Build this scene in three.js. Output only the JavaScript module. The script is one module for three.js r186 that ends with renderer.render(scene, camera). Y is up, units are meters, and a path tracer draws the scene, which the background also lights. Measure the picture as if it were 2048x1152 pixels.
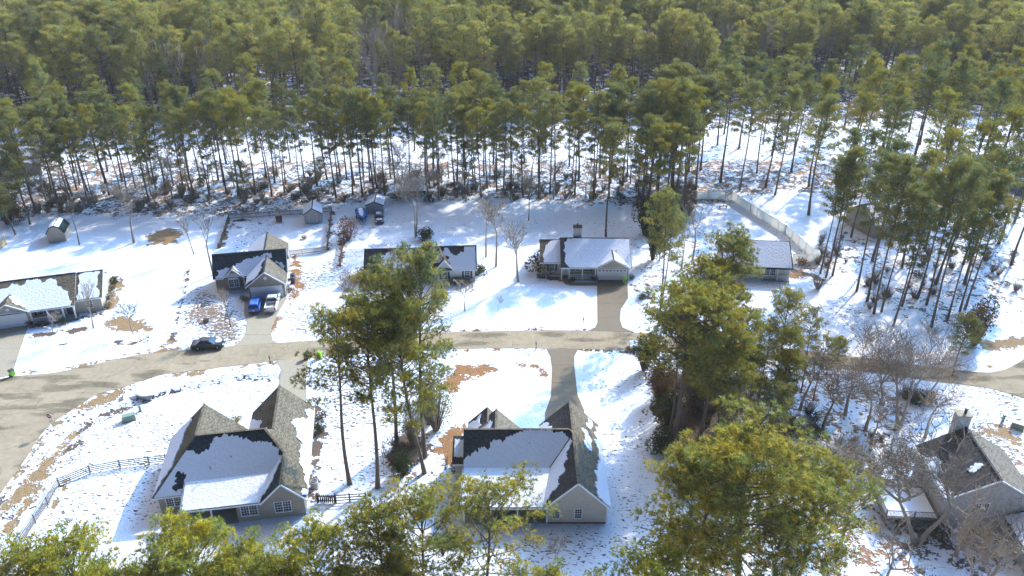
import * as THREE from 'three';
import { Sky } from 'three/addons/objects/Sky.js';
import { mergeGeometries } from 'three/addons/utils/BufferGeometryUtils.js';

// ---------------------------------------------------------------- camera, sky, sun, exposure
const scene = new THREE.Scene();
const camera = new THREE.PerspectiveCamera(39.14, 16 / 9, 1, 3000);
camera.position.set(0, 66, 0);
camera.rotation.set(-28.5 * Math.PI / 180, 0, 0);
const SUN = new THREE.Vector3(Math.sin(38 * Math.PI / 180) * Math.cos(32 * Math.PI / 180), Math.sin(32 * Math.PI / 180), -Math.cos(38 * Math.PI / 180) * Math.cos(32 * Math.PI / 180));
const sky = new Sky();
sky.name = 'sky';
sky.scale.setScalar(2000);
sky.material.uniforms.sunPosition.value.copy(SUN);
sky.material.uniforms.turbidity.value = 9;
sky.material.uniforms.rayleigh.value = 0.6;
sky.material.uniforms.mieCoefficient.value = 0.006;
sky.material.uniforms.cloudCoverage.value = 0.34;  // thin clouds added to the unseen sky for whiter fill light
sky.material.uniforms.cloudDensity.value = 0.35;
scene.add(sky);
scene.environmentIntensity = 0.3;
const sun = new THREE.DirectionalLight(new THREE.Color(1, 0.86, 0.66), 2.6);
sun.name = 'sun';
sun.position.copy(SUN).multiplyScalar(300).add(new THREE.Vector3(0, 0, -120));
sun.target.position.set(0, 0, -120);
sun.castShadow = true;
sun.shadow.mapSize.set(4096, 4096);
Object.assign(sun.shadow.camera, { left: -220, right: 220, top: 220, bottom: -220, near: 1, far: 900 });
scene.add(sun, sun.target);
const renderer = new THREE.WebGLRenderer({ antialias: true });
renderer.toneMapping = THREE.LinearToneMapping;
renderer.toneMappingExposure = 2.6;
renderer.shadowMap.enabled = true;
scene.fog = new THREE.FogExp2(new THREE.Color(1, 0.97, 0.9), 0.00013);

// ---------------------------------------------------------------- helpers
const V = (x, y, z) => new THREE.Vector3(x, y, z);
const rng = (s) => () => { s = (s + 0x6d2b79f5) | 0; let t = Math.imul(s ^ (s >>> 15), 1 | s); t = (t + Math.imul(t ^ (t >>> 7), 61 | t)) ^ t; return ((t ^ (t >>> 14)) >>> 0) / 4294967296; };
const lerp = (a, b, t) => a + (b - a) * t, clamp = (x, a, b) => Math.min(b, Math.max(a, x));
const sstep = (a, b, x) => { const t = clamp((x - a) / (b - a), 0, 1); return t * t * (3 - 2 * t); };
const NT = 256, noiseTable = new Float32Array(NT * NT);
{ const r = rng(77); for (let i = 0; i < NT * NT; i++) noiseTable[i] = r(); }
function noise(x, y) {
  const xf = Math.floor(x), yf = Math.floor(y); let u = x - xf, v = y - yf; u = u * u * (3 - 2 * u); v = v * v * (3 - 2 * v);
  const x0 = xf & 255, x1 = (xf + 1) & 255, y0 = (yf & 255) << 8, y1 = ((yf + 1) & 255) << 8;
  const a = noiseTable[y0 + x0], b = noiseTable[y0 + x1], c = noiseTable[y1 + x0], d = noiseTable[y1 + x1];
  return a + (b - a) * u + (c - a) * v + (a - b - c + d) * u * v;
}
const fbm = (x, y, n = 4) => { let s = 0, a = 0.5, t = 0; for (let i = 0; i < n; i++) { s += a * noise(x, y); t += a; a *= 0.5; x = x * 2.03 + 17.3; y = y * 2.03 + 5.1; } return s / t; };
const taken = {};
const numbered = (n) => { taken[n] = (taken[n] ?? -1) + 1; return taken[n] ? n + '_' + String(taken[n]).padStart(3, '0') : n; };
function thing(name, label, category, [x, z] = [0, 0], turn = 0, group) {
  const o = new THREE.Group(); o.name = numbered(name); o.position.set(x, 0, z); o.rotation.y = turn * Math.PI / 180;
  o.userData = { label, category }; if (group) o.userData.group = group; scene.add(o); return o;
}
function part(parent, name, geo, material, label) {
  const m = new THREE.Mesh(geo, material); m.name = name; m.castShadow = m.receiveShadow = true; if (label) m.userData.label = label; parent.add(m); return m;
}
const structure = (o, name, label) => { o.name = numbered(name); o.userData.kind = 'structure'; if (label) o.userData.label = label; scene.add(o); return o; };
const box = (w, h, d, x = 0, y = 0, z = 0) => new THREE.BoxGeometry(w, h, d).translate(x, y, z);
const box2 = (x0, x1, y0, y1, z0, z1) => box(x1 - x0, y1 - y0, z1 - z0, (x0 + x1) / 2, (y0 + y1) / 2, (z0 + z1) / 2);
const strip = (g) => { const n = g.index ? g.toNonIndexed() : g; for (const k of Object.keys(n.attributes)) if (!['position', 'normal', 'uv'].includes(k)) n.deleteAttribute(k); return n; };
const merge = (list) => mergeGeometries(list.map(strip));
function bar(a, b, w, h) { // a straight bar from point a to point b
  const d = b.clone().sub(a), L = d.length(), g = new THREE.BoxGeometry(w, h, L);
  return g.applyMatrix4(new THREE.Matrix4().lookAt(V(0, 0, 0), d.clone().negate(), Math.abs(d.y) > 0.95 * L ? V(1, 0, 0) : V(0, 1, 0))).translate((a.x + b.x) / 2, (a.y + b.y) / 2, (a.z + b.z) / 2);
}
function cyl(r0, r1, h, x = 0, y = 0, z = 0, n = 10) { return new THREE.CylinderGeometry(r1, r0, h, n).translate(x, y + h / 2, z); }

// ---------------------------------------------------------------- materials
function tex(w, h, fn, srgb = true) {
  const d = new Uint8Array(w * h * 4);
  for (let j = 0, o = 0; j < h; j++) for (let i = 0; i < w; i++, o += 4) { const c = fn(i / w, j / h, i, j); d[o] = c[0]; d[o + 1] = c[1]; d[o + 2] = c[2]; d[o + 3] = 255; }
  const t = new THREE.DataTexture(d, w, h); t.wrapS = t.wrapT = THREE.RepeatWrapping; t.magFilter = THREE.LinearFilter; t.minFilter = THREE.LinearMipmapLinearFilter; t.generateMipmaps = true;
  if (srgb) t.colorSpace = THREE.SRGBColorSpace; t.needsUpdate = true; return t;
}
const grey = (v) => { v = clamp(v, 0, 1) * 255; return [v, v, v]; };
const rep = (t, s) => { const c = t.clone(); c.repeat.set(1 / s, 1 / s); c.needsUpdate = true; return c; };
const grainT = tex(256, 256, (u, v, i, j) => grey(0.88 + 0.12 * fbm(i / 16, j / 16, 3) - 0.05 * noiseTable[(j & 255) * 256 + (i & 255)]));
const shingleT = tex(512, 512, (u, v, i, j) => { // three metres of shingle rows
  const row = Math.floor(v * 21), fr = v * 21 - row, col = Math.floor(u * 10 + (row % 2) * 0.5 + noiseTable[row & 255] * 0.6);
  const tone = noiseTable[(row * 37 + col * 11) & 65535]; return grey(0.66 + 0.26 * tone + 0.12 * (noiseTable[(j * 256 + i * 7) & 65535] - 0.5) - (fr > 0.9 ? 0.2 : 0));
});
const shingleB = tex(256, 256, (u, v) => { const fr = v * 21 - Math.floor(v * 21); return grey(1 - fr * 0.8); }, false);
const sidingB = tex(64, 256, (u, v) => { const fr = v * 16 - Math.floor(v * 16); return grey(fr); }, false);
const M = (r, g, b, rough = 0.85, o = {}) => new THREE.MeshPhysicalMaterial({ color: new THREE.Color().setRGB(r, g, b), roughness: rough, specularIntensity: rough > 0.75 ? 0.15 : 0.8, ...o });
const siding = (r, g, b) => M(r, g, b, 0.7, { map: rep(grainT, 3), bumpMap: rep(sidingB, 2), bumpScale: 0.012 });
const shingles = (r, g, b) => M(r, g, b, 0.95, { map: rep(shingleT, 3), bumpMap: rep(shingleB, 3), bumpScale: 0.012 });
const snowB = tex(256, 256, (u, v, i, j) => grey(fbm(i / 24, j / 24, 4)), false);
const mat = {
  snow: M(0.78, 0.785, 0.81, 0.9, { bumpMap: rep(snowB, 2.5), bumpScale: 0.05 }),
  white: M(0.72, 0.72, 0.7, 0.5), trim: M(0.62, 0.61, 0.57, 0.55), glass: M(0.03, 0.035, 0.045, 0.08, {}), darkmetal: M(0.05, 0.05, 0.055, 0.5),
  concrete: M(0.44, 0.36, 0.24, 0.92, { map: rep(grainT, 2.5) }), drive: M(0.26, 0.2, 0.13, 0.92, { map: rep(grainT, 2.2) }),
  shutter: M(0.03, 0.05, 0.06, 0.6), rubber: M(0.02, 0.02, 0.02, 0.85), rim: M(0.45, 0.45, 0.46, 0.35, { metalness: 0.6 }),
  wood: M(0.2, 0.13, 0.08, 0.9, { map: rep(grainT, 1) }), greywood: M(0.24, 0.2, 0.16, 0.9, { map: rep(grainT, 1) }), darkwood: M(0.07, 0.05, 0.035, 0.9),
  vinyl: M(0.88, 0.86, 0.8, 1, { transmission: 0.45, thickness: 0 }), porch: M(0.3, 0.28, 0.25, 0.9), steel: M(0.35, 0.36, 0.36, 0.45, { metalness: 0.7 }),
  lime: M(0.27, 0.62, 0.03, 0.45), bindark: M(0.045, 0.05, 0.055, 0.6), box: M(0.2, 0.27, 0.19, 0.6), red: M(0.5, 0.02, 0.025, 0.4), green: M(0.01, 0.12, 0.05, 0.5),
  roofBrown: shingles(0.24, 0.19, 0.12), roofDark: shingles(0.075, 0.085, 0.095), roofTan: shingles(0.28, 0.225, 0.15), roofGrey: shingles(0.125, 0.11, 0.1),  // some roofs pair a lighter and a darker one as sunlit and shaded slopes
  brick: M(0.16, 0.075, 0.05, 0.9, { map: rep(grainT, 0.6) }),
};

// ---------------------------------------------------------------- ground: what lies where (metres, x to the right, z towards the viewer)
const BARE = [ // outlines of places where the snow has melted: kind, points, optional width of a line
  ['grass', [[-62.96,-96.95], [-58.09,-99.02], [-53.70,-100.88], [-50.54,-101.97]], 0.6], ['grass', [[-65.43,-109.65], [-64.14,-112.14], [-60.73,-111.66], [-57.32,-110.11], [-56.04,-107.84], [-58.28,-106.65], [-61.76,-107.54]]],
  ['litter', [[-60.29,-104.49], [-57.60,-103.50], [-55.81,-105.49]], 0.5], ['grass', [[-70.09,-124.47], [-69.52,-125.97], [-66.73,-122.28], [-65.00,-117.38], [-64.96,-115.37], [-65.72,-113.73], [-67.65,-117.38]]],
  ['litter', [[-73.44,-106.07], [-71.42,-106.65], [-69.99,-107.84]], 0.6], ['litter', [[-68.61,-107.24], [-67.23,-108.44]], 0.8], ['litter', [[-75.76,-109.04], [-72.36,-110.11], [-69.56,-110.88], [-66.43,-112.77]], 0.8],
  ['litter', [[-58.17,-131.45], [-56.05,-122.64], [-54.58,-115.70], [-53.08,-109.34], [-51.82,-104.63]], 0.35], ['grass', [[-53.91,-101.43], [-52.46,-103.50], [-51.82,-104.63]], 0.4],
  ['grass', [[-58.30,-88.26], [-56.69,-90.99], [-53.99,-91.93], [-53.68,-90.07], [-55.13,-88.26], [-56.98,-87.16]]], ['grass', [[-57.85,-75.49], [-57.22,-78.81], [-56.25,-76.39], [-56.37,-72.19], [-56.77,-68.60], [-57.06,-66.29], [-59.12,-69.56], [-58.16,-72.02]]],
  ['litter', [[-56.76,-80.93], [-55.60,-84.17], [-54.12,-86.72], [-51.08,-88.71]], 0.3], ['litter', [[-56.02,-82.33], [-54.02,-85.01], [-51.16,-87.93]], 0.1], ['ditch', [[-48.90,-90.76], [-46.97,-91.69], [-42.45,-93.72], [-38.52,-94.70], [-34.55,-94.94]], 0.28],
  ['grass', [[-52.60,-69.56], [-52.57,-71.60], [-52.69,-73.55]], 0.4], ['litter', [[-51.63,-90.07], [-49.54,-89.61], [-48.26,-90.53]], 0.35], ['litter', [[-55.55,-78.71], [-54.82,-81.13]], 0.25],
  ['straw', [[-10.15,-94.08], [-8.25,-97.59], [-4.65,-97.98], [-1.59,-97.46], [-2.44,-96.57], [-6.66,-94.70], [-8.50,-90.53]]], ['straw', [[-9.15,-82.94], [-6.64,-84.17], [-5.56,-83.35], [-6.81,-76.21], [-8.52,-74.78], [-9.48,-79.19]]],
  ['straw', [[0.80,-98.37], [3.33,-97.46], [4.84,-95.31]], 0.25], ['straw', [[-8.16,-102.25], [-1.80,-102.25], [2.70,-102.25]], 0.25], ['litter', [[-9.38,-75.04], [-7.22,-75.94], [-5.92,-74.42]], 0.5],
  ['straw', [[-40.52,-133.91], [-39.79,-134.74], [-37.17,-127.31], [-35.04,-119.44], [-36.74,-117.38]]], ['litter', [[-25.98,-87.60], [-24.91,-83.14], [-24.46,-79.19], [-23.22,-71.19]], 0.7], ['straw', [[-37.81,-111.82], [-37.45,-108.59], [-37.33,-106.65]], 0.5],
  ['grass', [[-71.56,-142.66], [-68.71,-146.66], [-64.56,-144.76], [-63.35,-139.50], [-68.34,-138.17]], 0], ['litter', [[-50.36,-148.36], [-52.85,-150.09], [-55.95,-150.34], [-56.11,-148.85], [-53.64,-145.94]], 0.18], ['litter', [[-35.22,-144.99], [-34.17,-143.12], [-32.59,-144.05]], 0.4],
  ['grass', [[69.24,-103.50], [74.52,-104.91], [80.85,-106.65], [79.06,-103.50], [72.67,-101.43]]], ['grass', [[69.49,-97.46], [71.77,-93.12]], 0.4], ['grass', [[59.12,-83.14], [63.54,-84.17], [64.97,-81.13], [64.43,-80.15], [60.92,-81.63]]],
  ['litter', [[20.46,-122.64], [23.13,-124.47], [22.94,-117.38], [21.08,-120.84]], 0.3], ['litter', [[5.07,-125.22], [8.56,-125.22]], 0.5], ['grass', [[8.35,-124.47], [8.78,-124.47]], 0.4],
  ['litter', [[-14.97,-82.13], [-11.98,-84.17], [-10.23,-79.19], [-13.42,-74.60], [-15.46,-76.39]]], ['litter', [[19.49,-94.33], [24.18,-96.82], [29.37,-94.33], [31.82,-87.38], [27.43,-80.15], [20.97,-79.19], [18.78,-85.22]]],
  ['litter', [[46.66,-129.25], [50.98,-127.31], [53.57,-124.47]], 0.8], ['litter', [[-6.44,-124.47], [-5.66,-127.31], [-5.28,-129.25]], 0.5], ['litter', [[-8.21,-125.22], [-10.35,-124.47]], 0.8],
  ['straw', [[46.11,-127.31], [51.28,-128.27], [52.75,-125.97], [49.22,-124.47]]], ['litter', [[-33.40,-143.12], [-31.78,-136.44], [-30.79,-129.65]], 0.35], ['litter', [[-37.11,-154.18], [-35.80,-145.47], [-34.49,-136.44]], 0.3], ['litter', [[-57.27,-150.34], [-55.72,-143.12], [-54.83,-137.52]], 0.5],
];
BARE.push(['grass', [[-70.99,-95.81], [-66.37,-96.57], [-61.50,-98.50], [-56.66,-100.88], [-51.93,-102.11]], 0.25], ['grass', [[-34.50,-98.63], [-39.30,-97.59], [-45.19,-96.19], [-49.78,-95.07], [-52.21,-93.36], [-54.53,-91.57], [-56.48,-90.53], [-58.04,-87.71], [-58.98,-85.65], [-59.74,-83.35], [-59.77,-81.13], [-59.39,-77.96], [-59.28,-74.78], [-59.01,-71.02], [-58.60,-65.69]], 0.28], ['straw', [[-7.78,-102.11], [-1.80,-102.18], [4.94,-102.18]], 0.12], ['litter', [[10.18,-102.11], [20.53,-101.29], [34.96,-99.55]], 0.2], ['litter', [[-29.38,-105.20], [-20.36,-106.36], [-9.26,-107.54], [2.81,-107.99], [12.16,-107.84]], 0.08], ['grass', [[-55.77,-65.54], [-55.60,-71.60], [-56.67,-78.71], [-56.31,-82.94]], 0.5], ['grass', [[-55.38,-91.93], [-53.21,-92.88], [-53.88,-90.53]], 0.3]);
const LITTER = [ [0.3, [[-57.34,-63.51], [-59.22,-70.77], [-59.56,-78.05], [-59.83,-84.17], [-58.01,-87.93], [-54.34,-91.93], [-51.86,-89.61], [-54.95,-84.17], [-55.55,-78.71], [-54.92,-73.73], [-54.60,-66.44], [-54.02,-61.41]]], // thin, broken snow: share of ground showing, polygon
  [0.62, [[-200, -157], [-60, -152], [-20, -162], [10, -160], [34, -155], [60, -166], [100, -150], [200, -140], [200, -188], [20, -186], [-200, -186]]],
  [0.3, [[-200, -186], [20, -186], [60, -192], [60, -214], [-200, -222]]], [0.36, [[60, -186], [200, -186], [200, -240], [60, -240]]], [0.72, [[-200, -222], [60, -214], [200, -230], [200, -300], [-200, -300]]],
  [0.34, [[51.28,-128.27], [58.79,-124.47], [60.50,-115.70], [68.27,-107.84], [81.50,-110.88], [98.14,-140.84], [87.30,-147.87], [60.00,-140.84]]], [0.42, [[19.14,-96.82], [30.52,-99.41], [38.57,-96.82], [47.73,-94.33], [53.78,-91.93], [53.77,-84.17], [46.12,-73.73], [29.72,-59.27], [16.30,-59.27], [20.13,-74.60], [17.81,-83.14]]],
  [0.5, [[42.18,-79.19], [63.90,-79.19], [52.83,-59.27], [29.72,-59.27]]], [0.3, [[25.53,-155.49], [38.49,-152.88], [36.11,-132.26], [24.35,-110.88], [22.26,-124.47]]], [0.28, [[-17.94,-94.33], [-10.36,-96.82], [-10.11,-85.22], [-11.53,-73.73], [-15.10,-73.73]]],
];
const SPECKS = [ // grass tips and footprints showing through: density, polygon
  [0.17, [[-56.00,-124.47], [-50.63,-119.96], [-42.50,-110.88], [-40.36,-103.50], [-50.94,-103.50]]], [0.12, [[-40.98,-134.32], [-31.37,-132.26], [-22.96,-124.47], [-10.31,-117.38], [-9.66,-107.84], [-35.43,-104.91]]],
  [0.085, [[-56.80,-80.64], [-48.83,-88.48], [-41.48,-90.76], [-32.31,-92.52], [-27.49,-89.61], [-22.12,-70.36], [-40.17,-66.44], [-53.09,-65.69]]], [0.06, [[-57.30,-73.73], [-59.23,-86.29], [-54.53,-90.76], [-34.34,-99.15], [-32.31,-92.52], [-48.83,-88.48], [-56.80,-80.64]]],
  [0.09, [[-29.64,-99.41], [-18.04,-100.48], [-13.91,-73.73], [-21.55,-70.36]]], [0.045, [[-9.28,-102.11], [5.70,-102.52], [4.41,-87.38], [-7.94,-82.13]]], [0.05, [[9.43,-102.11], [19.81,-101.43], [18.47,-79.19], [16.91,-62.80], [10.49,-62.80]]],
  [0.1, [[19.65,-124.47], [24.87,-124.47], [23.07,-107.84], [17.61,-107.84]]], [0.06, [[-12.43,-66.44], [18.09,-66.44], [16.82,-59.27], [-11.56,-59.27]]], [0.05, [[-58.76,-152.88], [26.21,-152.88], [23.34,-132.26], [-52.34,-132.26]]],
  [0.11, [[57.25,-91.93], [73.69,-96.82], [58.99,-70.36], [52.06,-73.73]]], [0.06, [[52.29,-166.68], [58.79,-124.47], [58.07,-102.11], [39.33,-99.41], [44.87,-124.47]]], [0.02, [[-99.41,-143.12], [-65.04,-150.34], [-53.53,-117.38], [-60.96,-109.34], [-72.31,-94.33]]],
];
const insidePoly = (p, x, z) => { let s = false; for (let i = 0, j = p.length - 1; i < p.length; j = i++) { const [a, b] = p[i], [c, d] = p[j]; if ((b > z) !== (d > z) && x < ((c - a) * (z - b)) / (d - b) + a) s = !s; } return s; };
const segDist = (x, z, a, b) => { const dx = b[0] - a[0], dz = b[1] - a[1], t = clamp(((x - a[0]) * dx + (z - a[1]) * dz) / (dx * dx + dz * dz || 1), 0, 1); return Math.hypot(x - a[0] - dx * t, z - a[1] - dz * t); };
const FX0 = -150, FX1 = 150, FZ0 = -222, FZ1 = -42, FS = 0.5, FW = (FX1 - FX0) / FS + 1, FH = (FZ1 - FZ0) / FS + 1;
const fieldBare = new Float32Array(FW * FH).fill(-3), fieldKind = new Uint8Array(FW * FH), fieldLit = new Float32Array(FW * FH), fieldSpeck = new Float32Array(FW * FH).fill(0.012);
const KINDS = { grass: 0, straw: 1, litter: 2, ditch: 3 };
function paint(pts, pad, fn) {
  const xs = pts.map((p) => p[0]), zs = pts.map((p) => p[1]);
  const i0 = Math.max(0, Math.floor((Math.min(...xs) - pad - FX0) / FS)), i1 = Math.min(FW - 1, Math.ceil((Math.max(...xs) + pad - FX0) / FS)), j0 = Math.max(0, Math.floor((Math.min(...zs) - pad - FZ0) / FS)), j1 = Math.min(FH - 1, Math.ceil((Math.max(...zs) + pad - FZ0) / FS));
  for (let j = j0; j <= j1; j++) for (let i = i0; i <= i1; i++) fn(j * FW + i, FX0 + i * FS, FZ0 + j * FS);
}
const polyDist = (pts, x, z, closed) => { let d = 1e9; for (let i = closed ? 0 : 1; i < pts.length; i++) d = Math.min(d, segDist(x, z, pts[(i + pts.length - 1) % pts.length], pts[i])); return d; };
for (const [kind, pts, w] of BARE) paint(pts, 4, (k, x, z) => { const d = w ? w - polyDist(pts, x, z, false) : (insidePoly(pts, x, z) ? 1 : -1) * polyDist(pts, x, z, true) * 0.8; if (d > fieldBare[k]) { fieldBare[k] = d; fieldKind[k] = KINDS[kind]; } });
for (const [share, pts] of LITTER) paint(pts, 4, (k, x, z) => { const d = (insidePoly(pts, x, z) ? 1 : -1) * polyDist(pts, x, z, true); fieldLit[k] = Math.max(fieldLit[k], share * sstep(-2.5, 2.5, d)); });
for (const [dens, pts] of SPECKS) paint(pts, 4, (k, x, z) => { const d = (insidePoly(pts, x, z) ? 1 : -1) * polyDist(pts, x, z, true); fieldSpeck[k] = Math.max(fieldSpeck[k], dens * sstep(-3, 3, d)); });
function field(f, x, z) {
  const a = clamp((x - FX0) / FS, 0, FW - 1.001), b = clamp((z - FZ0) / FS, 0, FH - 1.001), i = Math.floor(a), j = Math.floor(b), u = a - i, v = b - j, k = j * FW + i;
  return (f[k] * (1 - u) + f[k + 1] * u) * (1 - v) + (f[k + FW] * (1 - u) + f[k + FW + 1] * u) * v;
}
const DITCHES = [[[[-49.81,-90.99], [-47.06,-91.93], [-42.45,-93.72], [-38.52,-94.70], [-33.98,-94.94]], 0.5], [[[-56.88,-80.15], [-55.50,-83.97], [-53.98,-86.40], [-51.03,-88.60], [-49.63,-89.84]], 0.4]];
const SRGB = (v) => 255 * (v <= 0.0031308 ? 12.92 * v : 1.055 * Math.pow(v, 1 / 2.4) - 0.055);
const gammaTable = new Uint8Array(1025); for (let i = 0; i <= 1024; i++) gammaTable[i] = SRGB(i / 1024);
const enc = (v) => gammaTable[clamp(v * 1024, 0, 1024) | 0];
const BARECOL = [[0.28, 0.18, 0.085], [0.28, 0.14, 0.055], [0.13, 0.085, 0.055], [0.075, 0.045, 0.045]];
function groundTile(x0, x1, z0, z1, w, h) {
  const col = new Uint8Array(w * h * 4), bmp = new Uint8Array(w * h * 4);
  for (let j = 0, o = 0; j < h; j++) {
    const z = z0 + (z1 - z0) * (j + 0.5) / h;
    for (let i = 0; i < w; i++, o += 4) {
      const x = x0 + (x1 - x0) * (i + 0.5) / w;
      const a = noise(x * 0.9 + 31, z * 0.9 + 11), b = noise(x * 2.7 + 7, z * 2.7 + 90), c = noise(x * 7.3, z * 7.3), e = noise(x * 15.1 + 3, z * 15.1), L = noise(x * 0.16 + 50, z * 0.16);
      const bare = field(fieldBare, x, z) + (a - 0.5) * 1.3 + (b - 0.5) * 0.9 + (c - 0.5) * 0.7;
      const lit = field(fieldLit, x, z), sp = field(fieldSpeck, x, z) * (0.35 + 1.3 * L);
      const litn = 0.34 * a + 0.36 * b + 0.3 * c;
      const dash = noise(x * 3.1 + z * 1.2, z * 7.7 - x * 1.1 + 40), dash2 = noise(x * 5.2 - z * 2 + 9, z * 11.3 + x * 1.7);
      let r = 0.76 + 0.07 * (e - 0.5), g = 0.765 + 0.07 * (e - 0.5), bl = 0.775, hgt = 0.6 + 0.25 * c + 0.15 * e, k = -1, amt = 0;
      if (bare > 0) { const jj = clamp(Math.round((z - FZ0) / FS), 0, FH - 1), ii = clamp(Math.round((x - FX0) / FS), 0, FW - 1); k = fieldKind[jj * FW + ii]; amt = clamp(bare * 4, 0, 1); }
      else if (lit > 0.01 && litn < 0.29 + 0.42 * lit) { k = L > 0.55 ? 1 : 2; amt = clamp((0.29 + 0.42 * lit - litn) * 14, 0, 1) * 0.95; }
      else if (dash * 0.75 + dash2 * 0.25 > 0.9 - sp * 2.6) { k = dash2 > 0.5 ? 2 : 0; amt = clamp((dash * 0.75 + dash2 * 0.25 - (0.9 - sp * 2.6)) * 12, 0, 0.95); }
      if (k >= 0) {
        const C = BARECOL[k], t = 0.55 + 0.9 * (0.5 * c + 0.5 * e);
        r = lerp(r, C[0] * t, amt); g = lerp(g, C[1] * t, amt); bl = lerp(bl, C[2] * t, amt); hgt = lerp(hgt, 0.25 * e, amt);
      }
      col[o] = enc(r); col[o + 1] = enc(g); col[o + 2] = enc(bl); col[o + 3] = 255; bmp[o] = bmp[o + 1] = bmp[o + 2] = hgt * 255; bmp[o + 3] = 255;
    }
  }
  const mk = (d, s) => { const t = new THREE.DataTexture(d, w, h); t.magFilter = THREE.LinearFilter; t.minFilter = THREE.LinearMipmapLinearFilter; t.generateMipmaps = true; if (s) t.colorSpace = THREE.SRGBColorSpace; t.needsUpdate = true; return t; };
  return new THREE.MeshPhysicalMaterial({ map: mk(col, true), bumpMap: mk(bmp, false), bumpScale: 0.15, roughness: 0.95, specularIntensity: 0.2 });
}
const groundHeight = (x, z) => { let y = 0; for (const [pts, d] of DITCHES) { if (x < -75 || x > -28 || z > -70 || z < -102) break; const s = polyDist(pts, x, z, false); y -= d * Math.exp(-s * s / 0.7); } return y; };
{
  const tiles = [[-90, 0, -125, -42], [0, 90, -125, -42], [-150, 0, -222, -125], [0, 150, -222, -125]], pos = [], uv = [], idx = [], mats = [], geo = new THREE.BufferGeometry();
  tiles.forEach(([x0, x1, z0, z1], k) => {
    const s = k < 2 ? 0.6 : 1.5, nx = Math.round((x1 - x0) / s), nz = Math.round((z1 - z0) / s), first = pos.length / 3, from = idx.length;
    for (let j = 0; j <= nz; j++) for (let i = 0; i <= nx; i++) { const x = lerp(x0, x1, i / nx), z = lerp(z0, z1, j / nz); pos.push(x, k < 2 ? groundHeight(x, z) : 0, z); uv.push(i / nx, j / nz); }
    for (let j = 0; j < nz; j++) for (let i = 0; i < nx; i++) { const a = first + j * (nx + 1) + i, b = a + nx + 1; idx.push(a, b, a + 1, a + 1, b, b + 1); }
    geo.addGroup(from, idx.length - from, k); mats.push(groundTile(x0, x1, z0, z1, 1760, k < 2 ? 1620 : 1140));
  });
  geo.setAttribute('position', new THREE.Float32BufferAttribute(pos, 3)); geo.setAttribute('uv', new THREE.Float32BufferAttribute(uv, 2)); geo.setIndex(idx); geo.computeVertexNormals();
  const m = new THREE.Mesh(geo, mats); m.receiveShadow = true; structure(m, 'ground', 'snow covered yards and lots with bare brown patches');
  // beyond: the floor of the woods, out to the horizon
  const shape = new THREE.Shape([[-2500, -2500], [2500, -2500], [2500, 600], [-2500, 600]].map((p) => new THREE.Vector2(...p)));
  for (const q of [[[-150, -222], [-150, -125], [-90, -125], [-90, -42], [90, -42], [90, -125], [150, -125], [150, -222]]]) shape.holes.push(new THREE.Path(q.map((p) => new THREE.Vector2(...p))));
  const fg = new THREE.ShapeGeometry(shape); { const p = fg.attributes.position, ix = fg.index.array; for (let i = 0; i < p.count; i++) p.setXYZ(i, p.getX(i), 0, p.getY(i)); for (let i = 0; i < ix.length; i += 3) [ix[i], ix[i + 1]] = [ix[i + 1], ix[i]]; fg.computeVertexNormals(); }
  const fl = tex(1024, 1024, (u, v) => { const W = 32, a = (s, q) => noise((u * s) % 256, (v * s) % 256 + q); const n = 0.4 * a(32, 0) + 0.35 * a(96, 9) + 0.25 * a(256, 3), sn = n > 0.6, t = 0.6 + 0.8 * a(256, 40); const c = sn ? [0.82, 0.83, 0.86] : [0.14 * t, 0.095 * t, 0.06 * t]; return [enc(c[0]), enc(c[1]), enc(c[2])]; });
  const f = new THREE.Mesh(fg, M(1, 1, 1, 0.95, { map: rep(fl, 50) })); f.receiveShadow = true; structure(f, 'forest_floor_terrain', 'floor of the woods, brown litter with patches of snow');
}

// ---------------------------------------------------------------- roads and driveways
const roadT = (() => {
  const S = 2048, cv = document.createElement('canvas'); cv.width = cv.height = S; const c = cv.getContext('2d'), r = rng(5), im = c.createImageData(S, S);
  for (let j = 0, o = 0; j < S; j++) for (let i = 0; i < S; i++, o += 4) {
    const n = fbm(i / 128, j / 128, 4), m = fbm(i / 256 + 40, j / 64, 3), f = fbm(i / 20 + 9, j / 20, 3), t = 0.8 + 0.35 * n + 0.16 * (noiseTable[(j * 131 + i * 7) & 65535] - 0.5) + 0.3 * (f - 0.5) - 0.42 * sstep(0.54, 0.72, m + 0.25 * (f - 0.5));
    im.data[o] = enc(0.35 * t); im.data[o + 1] = enc(0.27 * t); im.data[o + 2] = enc(0.165 * t); im.data[o + 3] = 255;
  }
  c.putImageData(im, 0, 0);
  for (let k = 0; k < 420; k++) { // cracks, a few centimetres wide
    let x = r() * S, y = r() * S, a = r() < 0.5 ? Math.PI / 2 + (r() - 0.5) * 0.5 : (r() - 0.5) * 0.4; const n = 3 + r() * r() * 30; c.strokeStyle = r() < 0.35 ? 'rgba(70,54,36,0.6)' : 'rgba(100,80,54,0.45)'; c.lineWidth = 0.8 + r() * 1.3; c.beginPath(); c.moveTo(x, y);
    for (let i = 0; i < n; i++) { a += (r() - 0.5) * 0.9; x += Math.cos(a) * 16; y += Math.sin(a) * 16; c.lineTo(x, y); } c.stroke();
  }
  const t = new THREE.CanvasTexture(cv); t.wrapS = t.wrapT = THREE.RepeatWrapping; t.colorSpace = THREE.SRGBColorSpace; t.repeat.set(1 / 46, 1 / 46); return t;
})();
const roadMat = new THREE.MeshPhysicalMaterial({ map: roadT, roughness: 0.95, specularIntensity: 0.1 });
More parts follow.
